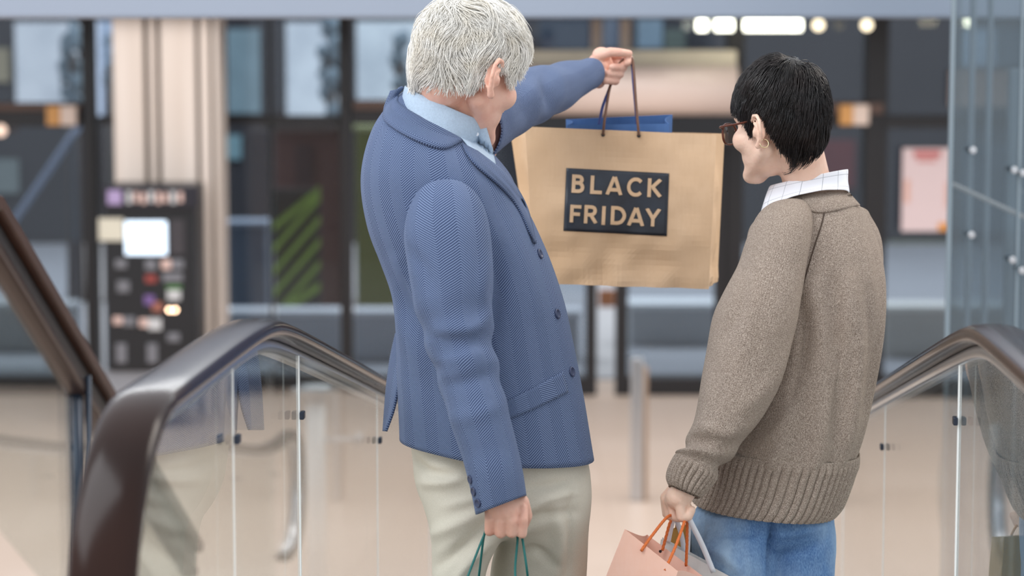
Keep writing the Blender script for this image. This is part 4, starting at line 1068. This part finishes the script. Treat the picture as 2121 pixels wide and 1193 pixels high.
# ================================================================ dark-haired person in the brown sweater
wom = empty('person', np.array([*P(1640, 600, 4.6)[:2], rz(4.6)]))
tag(wom, 'dark haired person with glasses in brown knitted sweater and blue jeans', 'person')
def wdisp(th, t, pts):
    d = wr(th, t, pts, 0.007, 7, 2.2, (1, 1, 0.45))
    k = max(0.0, min(1.0, (t - 0.25) / 0.4))
    d = d + k * 0.011 * (np.exp(-((th - 4.95) / 0.13) ** 2) + 0.9 * np.exp(-((th - 5.40) / 0.15) ** 2) + 0.7 * np.exp(-((th - 4.45) / 0.12) ** 2) + 0.5 * np.exp(-((th - 5.8) / 0.12) ** 2) - 0.3)
    return d
WK = [(1610, 418, 1740, 394, 4.60, .062, 0, -.25), (1590, 434, 1764, 410, 4.60, .088, 0, -.2), (1568, 456, 1787, 434, 4.60, .108, 0, -.1), (1553, 482, 1807, 470, 4.60, .124), (1546, 525, 1826, 526, 4.60, .134), (1545, 600, 1835, 600, 4.60, .142),
      (1540, 700, 1829, 700, 4.60, .146), (1522, 800, 1812, 800, 4.60, .150), (1496, 880, 1793, 886, 4.60, .153), (1478, 926, 1776, 940, 4.60, .149), (1482, 950, 1765, 964, 4.60, .138)]
swt, W_BVH = mk_loft('sweater', rings_from(WK, 96, 120, 2.25, 'world', wdisp), M_KNIT, wom, ucirc=0.98, solid=0.004, label='brown heather knitted sweater', folds=[([(1660, 620), (1668, 720), (1640, 830)], 14, -0.018), ([(1690, 600), (1700, 720), (1690, 900)], 17, 0.014), ([(1725, 580), (1740, 750), (1728, 910)], 14, -0.014), ([(1765, 580), (1778, 740), (1760, 910)], 15, 0.013), ([(1800, 600), (1806, 720), (1790, 850)], 11, -0.010), ([(1640, 850), (1600, 900), (1570, 930)], 13, 0.007), ([(1700, 560), (1680, 600), (1665, 640)], 12, 0.006)])
def ribd(nr, amp):
    def f(th, t, pts): return min(1.0, t * 5) * amp * (np.abs(np.sin(th * nr / 2)) ** 0.45 - 0.5) + wr(th, t, pts, 0.004, 8, 3)
    return f
HK = [(1473, 920, 1779, 936, 4.60, .152), (1468, 938, 1776, 956, 4.60, .151), (1464, 954, 1770, 972, 4.60, .149), (1458, 985, 1758, 1005, 4.60, .147), (1446, 1020, 1742, 1042, 4.60, .146), (1438, 1036, 1727, 1061, 4.60, .143), (1441, 1038, 1724, 1062, 4.60, .139)]
mk_loft('hem_rib', rings_from(HK, 26, 660, 2.25, 'world', ribd(60, 0.0065)), M_KNIT, swt, ucirc=0.98, solid=0.003, label='ribbed hem band')
def w2(th, t, pts):
    d = wr(th, t, pts, 0.008, 8, 6.2)
    return d + 0.007 * math.exp(-((t - 0.82) / 0.1) ** 2) * np.sin(2 * np.cos(th) + t * 40)
WS = [(1580, 446, 1686, 436, 4.535, .040), (1550, 490, 1688, 478, 4.505, .075), (1530, 548, 1672, 560, 4.485, .082), (1503, 605, 1657, 628, 4.465, .083), (1480, 660, 1645, 700, 4.455, .082), (1462, 740, 1622, 780, 4.445, .080),
      (1445, 828, 1588, 846, 4.435, .076), (1429, 888, 1545, 906, 4.425, .070), (1412, 926, 1508, 952, 4.415, .062), (1404, 940, 1486, 980, 4.41, .049), (1402, 946, 1478, 988, 4.41, .040)]
wsl, WS_BVH = mk_loft('sleeve', rings_from(WS, 90, 76, 2.2, 'perp', w2), M_KNIT, swt, ucirc=0.46, cap0=True, solid=0.003, folds=[([(1545, 560), (1530, 640), (1500, 700)], 14, -0.007), ([(1560, 590), (1550, 680), (1530, 760)], 16, 0.006), ([(1640, 720), (1590, 800), (1540, 850)], 15, 0.006), ([(1450, 880), (1500, 900), (1545, 880)], 13, 0.008), ([(1430, 905), (1480, 930), (1520, 925)], 11, -0.008), ([(1470, 740), (1490, 800), (1480, 860)], 14, -0.004)])
CK = [(1407, 934, 1488, 974, 4.41, .046), (1398, 948, 1483, 991, 4.41, .048), (1387, 970, 1471, 1008, 4.408, .045), (1383, 990, 1458, 1022, 4.406, .043), (1388, 1006, 1447, 1031, 4.405, .038), (1391, 1005, 1445, 1029, 4.405, .035)]
mk_loft('cuff', rings_from(CK, 20, 264, 2.2, 'perp', ribd(24, 0.0055)), M_KNIT, wsl, ucirc=0.28, solid=0.003, label='ribbed cuff')
# far sleeve, bent forwards in front of the body
FS = [(1700, 440, 1800, 440, 4.64, .05), (1740, 500, 1826, 500, 4.66, .07), (1742, 620, 1824, 620, 4.70, .07), (1738, 760, 1806, 760, 4.74, .06), (1700, 900, 1762, 905, 4.78, .055), (1660, 985, 1716, 1000, 4.80, .045)]
mk_loft('sleeve', rings_from(FS, 60, 48, 2.2, 'perp'), M_KNIT, swt, ucirc=0.42, cap0=True, solid=0.003)
ribbon('neckband', [(1598, 428), (1630, 408), (1668, 395), (1715, 394), (1752, 390)], [(1570, 452), (1612, 432), (1655, 430), (1703, 440), (1782, 424)], W_BVH, 0.004, 50, 12, M_KNIT, swt, 0.004, 4.52, bulge=0.003)
# raglan seam
sm = [hit(W_BVH, x, y, 4.47)[0] + np.array([0, -0.001, 0]) for x, y in [(1707, 442), (1700, 470), (1690, 500), (1678, 540), (1668, 575), (1660, 605)]]
cord('seam', sm, 0.0013, plain('dark_yarn', (78, 64, 54), 0.9), swt, m=30, n=6)
# white collar with fine grid lines
def gridm():
    t = NT('white_grid_cotton'); sx = t.n('ShaderNodeSeparateXYZ'); t.l(t.uv(), sx.inputs[0])
    f1 = t.math('LESS_THAN', t.math('FRACT', t.math('DIVIDE', sx.outputs[0], 0.030)), 0.030)
    f2 = t.math('LESS_THAN', t.math('FRACT', t.math('DIVIDE', t.math('ADD', sx.outputs[1], 0.012), 0.030)), 0.03)
    f = t.math('MAXIMUM', f1, f2); t.col(t.mix(f, lin((240, 242, 248)), lin((160, 164, 172)))); t.set(Roughness=0.8); return t.m
M_GRID = gridm()
CKW = [(1576, 450, 1756, 412, 4.59, .088, 0, -.42), (1583, 416, 1757, 386, 4.59, .077, 0, -.22), (1592, 388, 1757, 354, 4.59, .070, 0, -.13), (1598, 386, 1753, 354, 4.59, .065, 0, -.13), (1602, 396, 1749, 364, 4.59, .060, 0, -.13)]
mk_loft('collar', rings_from(CKW, 30, 72, 2.2, 'world', lambda th, t, pts: wr(th, t, pts, 0.005, 24, 9)), M_GRID, wom, ucirc=0.42, solid=0.0015, label='white shirt collar with fine grid lines')
# jeans
def jd(th, t, pts): return np.array([0.009 * fnoise(np.array([p[0] + p[2] * 0.4, p[1], p[2] * 0.8]), 10, 7.0) + 0.003 * fnoise(p, 30, 2) for p in pts])
JP = [(1480, 970, 1730, 975, 4.60, .118), (1455, 1030, 1722, 1040, 4.60, .124), (1438, 1080, 1724, 1090, 4.60, .118), (1450, 1120, 1710, 1125, 4.60, .09), (1480, 1160, 1690, 1160, 4.60, .04)]
JL1 = [(1462, 1020, 1606, 1025, 4.60, .09), (1440, 1062, 1612, 1066, 4.59, .108), (1429, 1110, 1610, 1115, 4.58, .112), (1428, 1193, 1606, 1195, 4.58, .104), (1440, 1400, 1575, 1400, 4.58, .08), (1452, 1600, 1560, 1600, 4.58, .07), (1456, 1815, 1556, 1815, 4.58, .066)]
JR1 = [(1590, 1020, 1720, 1025, 4.61, .09), (1584, 1062, 1726, 1066, 4.61, .108), (1586, 1110, 1727, 1115, 4.61, .110), (1590, 1193, 1724, 1195, 4.61, .104), (1600, 1400, 1716, 1400, 4.62, .08), (1604, 1600, 1706, 1600, 4.62, .07), (1604, 1805, 1700, 1805, 4.62, .066)]
V, F = union([rings_from(r_, 50, 56, 2.3, 'world', jd) for r_ in (JP, JL1, JR1)], 0.006, 10,
    [([(1599, 1070), (1598, 1130), (1597, 1215)], 8, -0.016), ([(1470, 1080), (1520, 1075), (1575, 1085)], 12, 0.005), ([(1480, 1110), (1540, 1105), (1590, 1100)], 12, -0.005), ([(1450, 1130), (1500, 1150), (1540, 1193)], 16, 0.005), ([(1610, 1110), (1660, 1100), (1710, 1090)], 13, 0.005), ([(1615, 1150), (1660, 1140), (1700, 1120)], 12, -0.005), ([(1462, 1045), (1455, 1110), (1452, 1193)], 5, -0.003)])
jns = mk('jeans', V, F, M_JEANS, wom, label='faded blue jeans')
for px, d in ((1506, 4.56), (1652, 4.60)):
    h = P(px, 1810, d); shoe('shoe', h, (-0.25, 0.97), 0.24, M_SHOE2, wom, rz(h @ E(0, 1, 0)))

ac = Acc()
RW = frame(-46, 6, -2); KW = 0.93
EARW = P(1577, 271, 4.475); CW = EARW - RW @ (np.array([-0.076, -0.006, 0.002]) * KW)
nk = P(1682, 425, 4.61)
WW = head(ac, CW, RW, KW, cheek=0.004, chin=0.012, nose=0.3, eo=0.006, neck=[((0.0, -0.034, -0.01), nk, 0.044, 0.047)])
ac.chain([nk, P(1690, 560, 4.60), P(1670, 800, 4.60), P(1600, 1000, 4.60)], [0.05, 0.10, 0.10, 0.10])
ac.chain([P(1640, 500, 4.56), P(1600, 560, 4.50), P(1555, 740, 4.45), P(1425, 995, 4.405), P(1415, 1018, 4.405)], [0.05, 0.045, 0.04, 0.024, 0.024])
ac.chain([P(1750, 490, 4.64), P(1785, 560, 4.68), P(1772, 760, 4.74), P(1690, 990, 4.80), P(1676, 1020, 4.80)], [0.05, 0.042, 0.036, 0.022, 0.022])
ac.ell(P(1668, 1036, 4.80), (0.022, 0.03, 0.032))
for k in range(4):
    d = 4.775 + k * 0.018; ac.chain([P(1665, 1045, d), P(1662, 1072, d), P(1680, 1078, d), P(1688, 1062, d)], [0.009, 0.009, 0.0085, 0.008])
ac.chain([P(1672, 1030, 4.85), P(1662, 1055, 4.865), P(1672, 1070, 4.86)], [0.011, 0.01, 0.009])
ac.chain([P(1560, 1010, 4.59), P(1515, 1193, 4.58), P(1508, 1500, 4.58), P(1506, 1790, 4.57)], [0.07, 0.05, 0.04, 0.034])
ac.chain([P(1620, 1010, 4.61), P(1660, 1193, 4.62), P(1655, 1500, 4.62), P(1652, 1790, 4.61)], [0.07, 0.05, 0.04, 0.034])
# left hand holding the cords, seen from the little-finger side
ac.ell(P(1406, 1030, 4.415), (0.025, 0.030, 0.024)); ac.ell(P(1398, 1036, 4.43), (0.020, 0.032, 0.017))
for ch, rd in [([(1392, 1012, 4.46), (1377, 1030, 4.465), (1381, 1064, 4.465), (1405, 1072, 4.465), (1420, 1056, 4.46)], 0.0092), ([(1396, 1020, 4.44), (1380, 1036, 4.445), (1387, 1068, 4.445), (1408, 1073, 4.445), (1424, 1058, 4.44)], 0.0094),
               ([(1402, 1024, 4.42), (1391, 1042, 4.42), (1396, 1070, 4.42), (1414, 1073, 4.42), (1428, 1056, 4.42)], 0.0092), ([(1414, 1026, 4.40), (1408, 1044, 4.397), (1411, 1071, 4.397), (1426, 1070, 4.40), (1433, 1056, 4.40)], 0.0092)]:
    ac.chain([P(*q) for q in ch], [rd * 0.95, rd, rd * 0.98, rd * 0.9, rd * 0.82])
ac.chain([P(1396, 1015, 4.46), P(1410, 1040, 4.475), P(1424, 1050, 4.465)], [0.012, 0.010, 0.009])
V, F = remesh(ac, 0.0026, 3)
mk('body', V, F, M_SKIN2, wom)
for s in (-1, 1):
    e_ = Acc(); e_.ell(WW((s * 0.030, 0.074, 0.014)), (0.0115, 0.0115, 0.0115)); mk('eye', e_.V, e_.F, M_EYE, wom)
ww = np.array([0.05, -0.35, 0.93]); ww /= np.linalg.norm(ww)
def flow_w(q, w):
    d = flow_away(q, w); d = d / (np.linalg.norm(d, axis=1)[:, None] + 1e-6)
    return d + 0.22 * np.cross(q, d) + np.array([0, 0.15, -0.25])
TW = [(-90, -0.93), (-70, -0.90), (-50, -0.80), (-30, -0.70), (-18, -0.45), (-10, -0.06), (4, -0.02), (11, -0.30), (15, -0.50), (20, -0.46), (28, -0.18), (45, 0.02), (65, 0.12), (90, 0.16)]
hair('hair_strands', M_HAIRB, M_BLKH, wom, CW, RW, (0.080, 0.100, 0.102), (0, -0.001, 0.046), TW, ww, 8000, 0.8, 11, 0.0007, (0.93, 1.03), flow_w, 23, wave=0.22, low=1.22, lab='short black hair')

# glasses
gl = empty('glasses', WW((0, 0.1, 0.01))); tag(gl, 'tortoiseshell glasses worn by the dark haired person', 'glasses')
M_TORT = plain('tortoiseshell', (92, 44, 26), 0.2, vary=0.6, vs=120)
M_LENS = glass('lens_glass', (210, 205, 200), 1.45)
RG = RW
for s in (-1, 1):
    ring = [WW((s * 0.034 + 0.026 * spow(math.cos(q), 0.8), 0.112 - 0.006 * abs(math.cos(q)) * (1 if math.cos(q) * s > 0 else 0), 0.004 + 0.021 * spow(math.sin(q), 0.8))) for q in np.linspace(0, 2 * math.pi, 41)]
    cord('rim', ring, 0.0021, M_TORT, gl, m=90, n=8)
    V = [WW((s * 0.034, 0.112, 0.004))] + ring[:-1]
    mk('lens', V, [(0, i + 1, (i + 1) % 40 + 1) for i in range(40)], M_LENS, gl, smooth=False)
    cord('temple', [WW((s * 0.060, 0.108, 0.016)), WW((s * 0.074, 0.098, 0.018)), WW((s * 0.080, 0.05, 0.020)), WW((s * 0.081, 0.0, 0.024)), WW((s * 0.080, -0.014, 0.014))], 0.0021, M_TORT, gl, m=40)
cord('bridge', [WW((-0.010, 0.114, 0.010)), WW((0, 0.118, 0.013)), WW((0.010, 0.114, 0.010))], 0.002, M_TORT, gl, m=12)
# hoop earring
lob = P(1583, 297, 4.462)
er = cord('earring', [lob + np.array([math.cos(q) * 0.0078, math.sin(q) * 0.0035, math.sin(q) * 0.0075]) for q in np.linspace(1.9, 1.9 + 5.9, 24)], 0.0011, plain('pale_gold', (236, 214, 170), 0.15, 1.0), None, m=70)
tag(er, 'small pale gold hoop earring below the ear', 'earring')

# ================================================================ bags
def kraft(name, c, c2):
    t = NT(name); o = t.obj(); n = t.noise(3.5, 5, o); n2 = t.noise(160, 3, t.scale(o, (1, 1, 0.15))); n3 = t.noise(13, 4, o)
    k = t.mix(t.ramp(n, 0.35, 0.7), lin(c), lin(c2)); k = t.mix(t.math('MULTIPLY', t.ramp(n2, 0.4, 0.7), 0.25), k, lin(c))
    t.col(k); t.set(Roughness=0.7); t.b.inputs['Specular IOR Level'].default_value = 0.25; t.bump(n3, 0.004, 0.6); return t.m
def paper_bag(root, front, back, mat, inner=None, crump=0.0, name='bag_body', seed=1.0, n=36, m=30):
    """front, back: world corners TL TR BR BL; open at the top; returns bvh of the whole body"""
    fr = [np.array(p) for p in front]; bk_ = [np.array(p) for p in back]
    loops = []
    for t in np.linspace(0, 1, m):
        A = fr[0] * (1 - t) + fr[3] * t; B = fr[1] * (1 - t) + fr[2] * t; C = bk_[1] * (1 - t) + bk_[2] * t; D = bk_[0] * (1 - t) + bk_[3] * t
        row = []
        sp = max(4, n // 3); ctr = (A + B + C + D) / 4
        for a, b, k in ((A, B, n), (B, C, sp), (C, D, n), (D, A, sp)):
            for i in range(k):
                f = i / k; p = a * (1 - f) + b * f
                nr = (a + b) / 2 - ctr; nr = nr / (np.linalg.norm(nr) + 1e-9); e = math.sin(math.pi * f) ** 0.5
                cr = crump * (fnoise(p, 9, seed) + 0.8 * fnoise(p, 22, seed + 3) * (0.2 + 1.3 * t * t)) * e
                if k == sp: cr -= 0.012 * math.sin(math.pi * f) * (1 - 0.6 * t)      # gusset folded inwards
                row.append(p + nr * cr)
        loops.append(row)
    R = np.array(loops); V, F, UV = loft(R, 1.0, False, True)
    o = mk(name, V, F, mat, root, uv=UV, smooth=False, solid=0.0012)
    me = o.data
    for poly in me.polygons: poly.use_smooth = False
    return o, BVHTree.FromPolygons([Vector(v) for v in V], F)
M_KRAFT = kraft('kraft_paper', (212, 176, 138), (230, 198, 164))
bag = empty('paper_bag', P(1287, 598, 5.05)); tag(bag, 'large kraft paper bag with a printed black rectangle held up in the air', 'paper bag')
FR = [P(1088, 262, 5.0), P(1484, 279, 5.0), P(1468, 599, 5.0), P(1108, 587, 5.0)]
BK = [P(1056, 264, 5.13), P(1501, 277, 5.13), P(1486, 582, 5.13), P(1100, 574, 5.13)]
bb, B_BVH = paper_bag(bag, FR, BK, M_KRAFT, crump=0.014, seed=4.0)
M_INK = NT('black_ink'); _n = M_INK.noise(14, 3, M_INK.obj()); M_INK.col(M_INK.mix(M_INK.ramp(_n, 0.4, 0.7), lin((30, 33, 41)), lin((46, 54, 66)))); M_INK.set(Roughness=0.4); M_INK = M_INK.m
lab, _ = ribbon('printed_label', [(1173, 348), (1386, 359)], [(1167, 478), (1381, 489)], B_BVH, 0.0016, 30, 20, M_INK, bb, 0.0004)
lab['label'] = 'black printed rectangle with two lines of lettering'
def arc(cx, cy, r, a0, a1, k=14): return [(cx + r * math.cos(math.radians(a)), cy + r * math.sin(math.radians(a))) for a in np.linspace(a0, a1, k)]
GL = {'B': (.68, [[(.1, 0), (.1, 1)], [(.1, .9), (.34, .9), (.48, .86), (.54, .73), (.48, .6), (.34, .55), (.1, .55)], [(.1, .1), (.38, .1), (.53, .16), (.59, .31), (.53, .47), (.38, .55), (.1, .55)]]),
      'L': (.64, [[(.1, 1), (.1, 0)], [(.1, .1), (.64, .1)]]), 'A': (.96, [[(.1, 0), (.46, .97)], [(.86, 0), (.50, .97)], [(.24, .28), (.72, .28)]]),
      'C': (.88, [arc(.5, .5, .41, 42, 318, 20)]), 'K': (.80, [[(.1, 0), (.1, 1)], [(.70, .97), (.22, .5)], [(.28, .53), (.72, .03)]]),
      'F': (.64, [[(.1, 0), (.1, 1)], [(.1, .9), (.62, .9)], [(.1, .48), (.56, .48)]]),
      'R': (.76, [[(.1, 0), (.1, 1)], [(.1, .9), (.38, .9), (.54, .85), (.60, .70), (.54, .55), (.38, .48), (.1, .48)], [(.38, .46), (.68, .02)]]),
      'I': (.22, [[(.1, 0), (.1, 1)]]), 'D': (.86, [[(.1, 0), (.1, 1)], [(.1, .9), (.36, .9), (.60, .80), (.74, .5), (.60, .2), (.36, .1), (.1, .1)]]),
      'Y': (.84, [[(.06, 1), (.42, .44)], [(.78, 1), (.42, .44)], [(.42, 0), (.42, .48)]])}
def letter(ch, x0, x1, y0, y1):
    w, st = GL[ch]; V = []; F = []; hw = 0.098
    X0 = 1160 + x0 / 6.629; X1 = 1160 + x1 / 6.629; YB = 330 + y1 / 6.629 - (2.0 if x1 - x0 > 100 else 0.5); H = (y1 - y0) / 6.629 - (2.0 if x1 - x0 > 100 else 0.5)
    kx = (X1 - X0 - 0.05 * H) / w
    for pl in st:
        pl = np.array(pl, float)
        q = spline(pl, max(10, 3 * len(pl))) if len(pl) > 2 else spline(pl, 8)
        T = np.gradient(q, axis=0); T /= np.linalg.norm(T, axis=1)[:, None]; N = np.stack([-T[:, 1], T[:, 0]], 1)
        o = len(V)
        for a, nn in zip(q, N):
            for s in (-1, 1):
                g = a + nn * hw * s
                g[1] = min(max(g[1], 0), 1)
                px = X0 + g[0] * kx + 0.05 * g[1] * H; py = YB - g[1] * H + 0.05 * g[0] * kx - 0.05 * w * kx
                p, _n2 = hit(B_BVH, px, py, 5.0)
                p = p + (CAM - p) / np.linalg.norm(CAM - p) * 0.0034; V.append(p)
        for i in range(len(q) - 1): F.append((o + 2 * i, o + 2 * i + 1, o + 2 * i + 3, o + 2 * i + 2))
    mk('letter', V, F, M_KRAFT, lab, smooth=False, solid=0.0005)
for ch, b_ in zip('BLACK', [(155, 340, 215, 480), (410, 585, 230, 495), (620, 870, 240, 510), (915, 1135, 255, 530), (1195, 1410, 270, 540)]): letter(ch, *b_)
for ch, b_ in zip('FRIDAY', [(130, 300, 630, 885), (325, 525, 635, 900), (567, 635, 645, 905), (690, 920, 650, 920), (915, 1170, 665, 935), (1165, 1385, 680, 940)]): letter(ch, *b_)
M_BRH = plain('brown_twisted_paper', (104, 72, 56), 0.7, vary=0.3, vs=200)
f0 = hit(B_BVH, 1249, 279, 5.0)[0]; f1 = hit(B_BVH, 1323, 281, 5.0)[0]; dv = np.array([0, -0.004, 0])
cord('handle', [f0 + dv, P(1252, 250, 4.995), P(1258, 210, 5.02), P(1263, 182, 5.05), P(1272, 150, 5.075), P(1288, 126, 5.075), P(1302, 119, 5.062), P(1310, 124, 5.05), P(1313, 150, 5.03), P(1317, 210, 5.01), P(1321, 255, 4.995), f1 + dv], 0.0028, M_BRH, bag, m=60, label='brown twisted paper handle')
for p in (f0, f1): disc('eyelet', p + np.array([0, -0.001, 0]), (0, -1, 0), 0.004, 0.002, M_BLACK, bag)
# blue bag standing inside
blue = empty('paper_bag', P(1285, 560, 5.07)); tag(blue, 'blue paper bag standing inside the large kraft bag', 'paper bag')
M_BLUE = kraft('blue_paper', (64, 98, 150), (86, 120, 172))
paper_bag(blue, [P(1174, 259, 5.035), P(1386, 256, 5.035), P(1380, 540, 5.035), P(1180, 540, 5.035)], [P(1172, 247, 5.10), P(1393, 237, 5.10), P(1384, 535, 5.10), P(1180, 535, 5.10)], M_BLUE, crump=0.004, seed=2.0, n=18, m=14)
M_BLUEH = plain('blue_ribbon', (52, 66, 128), 0.6)
cord('handle', [P(1240, 262, 5.04), P(1248, 222, 5.05), P(1262, 184, 5.06), P(1274, 150, 5.08), P(1290, 124, 5.08), P(1303, 122, 5.067), P(1309, 132, 5.055), P(1312, 170, 5.045), P(1316, 215, 5.04), P(1320, 262, 5.04)], 0.0030, M_BLUEH, blue, m=60, label='dark blue cord handle')

# bag on green cords in the lowered hand
grn = empty('paper_bag', P(1030, 1560, 4.2)); tag(grn, 'bag hanging on green cords from the lowered hand of the grey haired person', 'paper bag')
M_GRN = plain('green_cord', (22, 104, 100), 0.6, vary=0.4, vs=700)
gb, _ = paper_bag(grn, [P(938, 1240, 4.13), P(1122, 1240, 4.13), P(1118, 1570, 4.13), P(942, 1570, 4.13)], [P(940, 1240, 4.24), P(1120, 1240, 4.24), P(1116, 1570, 4.24), P(944, 1570, 4.24)], kraft('teal_paper', (40, 110, 106), (58, 130, 124)), crump=0.004, seed=7, n=18, m=14)
for a_, t_, b_, d0 in [((950, 1246, 4.125), (1012, 1094, 4.185), (1074, 1246, 4.125), 0), ((985, 1246, 4.235), (1012, 1096, 4.195), (1098, 1246, 4.235), 0)]:
    far = d0; x2 = 1072 if a_[0] < 960 else 1082
    cord('cord_handle', [P(*a_), P((a_[0] * 0.55 + 1004 * 0.45), 1180, 4.15 if a_[0] < 960 else 4.21), P(1003, 1108, 4.178), P(1014, 1094, 4.190), P(1042, 1092, 4.192), P(x2 - 4, 1098, 4.19), P(x2, 1116, 4.176), P((x2 * 0.5 + b_[0] * 0.5 - (6 if x2 == 1072 else -2)), 1185, 4.16), P(*b_)], 0.0021, M_GRN, grn, m=60)

# peach bag
pea = empty('paper_bag', P(1330, 1480, 4.4)); tag(pea, 'peach paper bag with orange rope handles hanging in front', 'paper bag')
M_PEACH = kraft('peach_paper', (248, 192, 166), (254, 216, 200))
def off(o, e, f): return (o[0] + e[0], o[1] + e[1])
pb, PB_BVH = paper_bag(pea, [P(1294, 1096, 4.36), P(1404, 1183, 4.33), P(1325, 1440, 4.33), P(1165, 1420, 4.36)], [P(1340, 1107, 4.47), P(1470, 1204, 4.45), P(1390, 1440, 4.44), P(1225, 1420, 4.47)], M_PEACH, crump=0.003, seed=9, n=22, m=20)
M_OR = plain('orange_rope', (238, 122, 58), 0.6, vary=0.25, vs=500, bump=0.002, bs=600)
def rope(pts, parent, r=0.0026):
    pth = spline(pts, 90); T = np.gradient(pth, axis=0); T /= np.linalg.norm(T, axis=1)[:, None]; L = np.concatenate([[0], np.cumsum(np.linalg.norm(np.diff(pth, axis=0), axis=1))])
    a = np.cross(T, (0, 1.0, 0.1)); a /= np.linalg.norm(a, axis=1)[:, None]; b = np.cross(T, a); R = []
    for i in range(len(pth)):
        ph = L[i] / 0.009 * math.pi
        R.append([pth[i] + (a[i] * math.cos(q) + b[i] * math.sin(q)) * r * (0.8 + 0.35 * abs(math.cos(q * 1.5 - ph))) for q in np.linspace(0, 2 * math.pi, 15, endpoint=False)])
    return mk_loft('rope_handle', np.array(R), M_OR, parent, cap0=True, cap1=True, label='twisted orange rope handle')
rope([P(1328, 1141, 4.345), P(1350, 1110, 4.36), P(1379, 1074, 4.40), P(1395, 1066, 4.42), P(1410, 1064, 4.42), P(1419, 1074, 4.40), P(1400, 1130, 4.355), P(1377, 1182, 4.338)], pea)
rope([P(1372, 1140, 4.455), P(1380, 1110, 4.45), P(1388, 1082, 4.44), P(1398, 1066, 4.43), P(1412, 1064, 4.43), P(1422, 1072, 4.41), P(1423, 1120, 4.43), P(1421, 1172, 4.45)], pea)
disc('eyelet', P(1368, 1142, 4.452), (-0.3, -1, 0.2), 0.0028, 0.002, M_BLACK, pea)
# pale grey bag with white ribbon handles
gry = empty('paper_bag', P(1450, 1500, 4.5)); tag(gry, 'pale grey bag with white ribbon handles behind the peach bag', 'paper bag')
M_GREYP = kraft('pale_grey_paper', (204, 200, 196), (224, 221, 218))
paper_bag(gry, [P(1369, 1117, 4.475), P(1530, 1204, 4.46), P(1490, 1500, 4.46), P(1300, 1480, 4.475)], [P(1372, 1113, 4.50), P(1536, 1200, 4.485), P(1494, 1500, 4.485), P(1304, 1480, 4.50)], M_GREYP, crump=0.002, seed=12, n=18, m=14)
def tape(pts, w, parent):
    pth = spline(pts, 50); T = np.gradient(pth, axis=0); T /= np.linalg.norm(T, axis=1)[:, None]
    s = np.cross(T, (0.15, 1.0, 0)); s /= np.linalg.norm(s, axis=1)[:, None]
    R = np.stack([pth - s * w, pth, pth + s * w], axis=1)
    return mk_loft('ribbon_handle', R, M_WHITE, parent, closed=False, solid=0.0008, label='white ribbon handle')
tape([P(1478, 1186, 4.452), P(1455, 1130, 4.43), P(1432, 1084, 4.405), P(1424, 1068, 4.40), P(1410, 1064, 4.425), P(1396, 1070, 4.44), P(1390, 1090, 4.45), P(1383, 1124, 4.47)], 0.0050, gry)
tape([P(1417, 1146, 4.49), P(1412, 1110, 4.48), P(1402, 1078, 4.45), P(1408, 1066, 4.432), P(1420, 1066, 4.42), P(1426, 1078, 4.43), P(1425, 1120, 4.46), P(1423, 1158, 4.482)], 0.0045, gry)
# ochre bag behind, and khaki bag in the far hand
och = empty('paper_bag', P(1420, 1500, 4.6)); tag(och, 'ochre paper bag glimpsed between the white ribbons', 'paper bag')
M_OCH = kraft('ochre_paper', (190, 138, 70), (206, 156, 88))
paper_bag(och, [P(1384, 1098, 4.515), P(1420, 1086, 4.54), P(1440, 1400, 4.54), P(1390, 1410, 4.515)], [P(1400, 1098, 4.62), P(1432, 1086, 4.63), P(1446, 1400, 4.63), P(1402, 1410, 4.62)], M_OCH, crump=0.002, seed=15, n=10, m=10)
cord('handle', [P(1400, 1096, 4.53), P(1402, 1080, 4.50), P(1410, 1068, 4.45), P(1416, 1076, 4.50), P(1414, 1092, 4.53)], 0.002, M_OCH, och, m=24)
khk = empty('paper_bag', P(1690, 1500, 4.85)); tag(khk, 'khaki bag peeking out right of the jeans', 'paper bag')
paper_bag(khk, [P(1560, 1090, 4.78), P(1716, 1106, 4.78), P(1736, 1420, 4.78), P(1570, 1420, 4.78)], [P(1560, 1092, 4.90), P(1716, 1108, 4.90), P(1736, 1420, 4.90), P(1570, 1420, 4.90)], kraft('khaki_paper', (150, 128, 84), (170, 148, 102)), crump=0.003, seed=18, n=14, m=12)
cord('handle', [P(1620, 1098, 4.79), P(1640, 1084, 4.80), P(1672, 1076, 4.82), P(1690, 1088, 4.80), P(1700, 1104, 4.79)], 0.0025, M_OCH, khk, m=24)
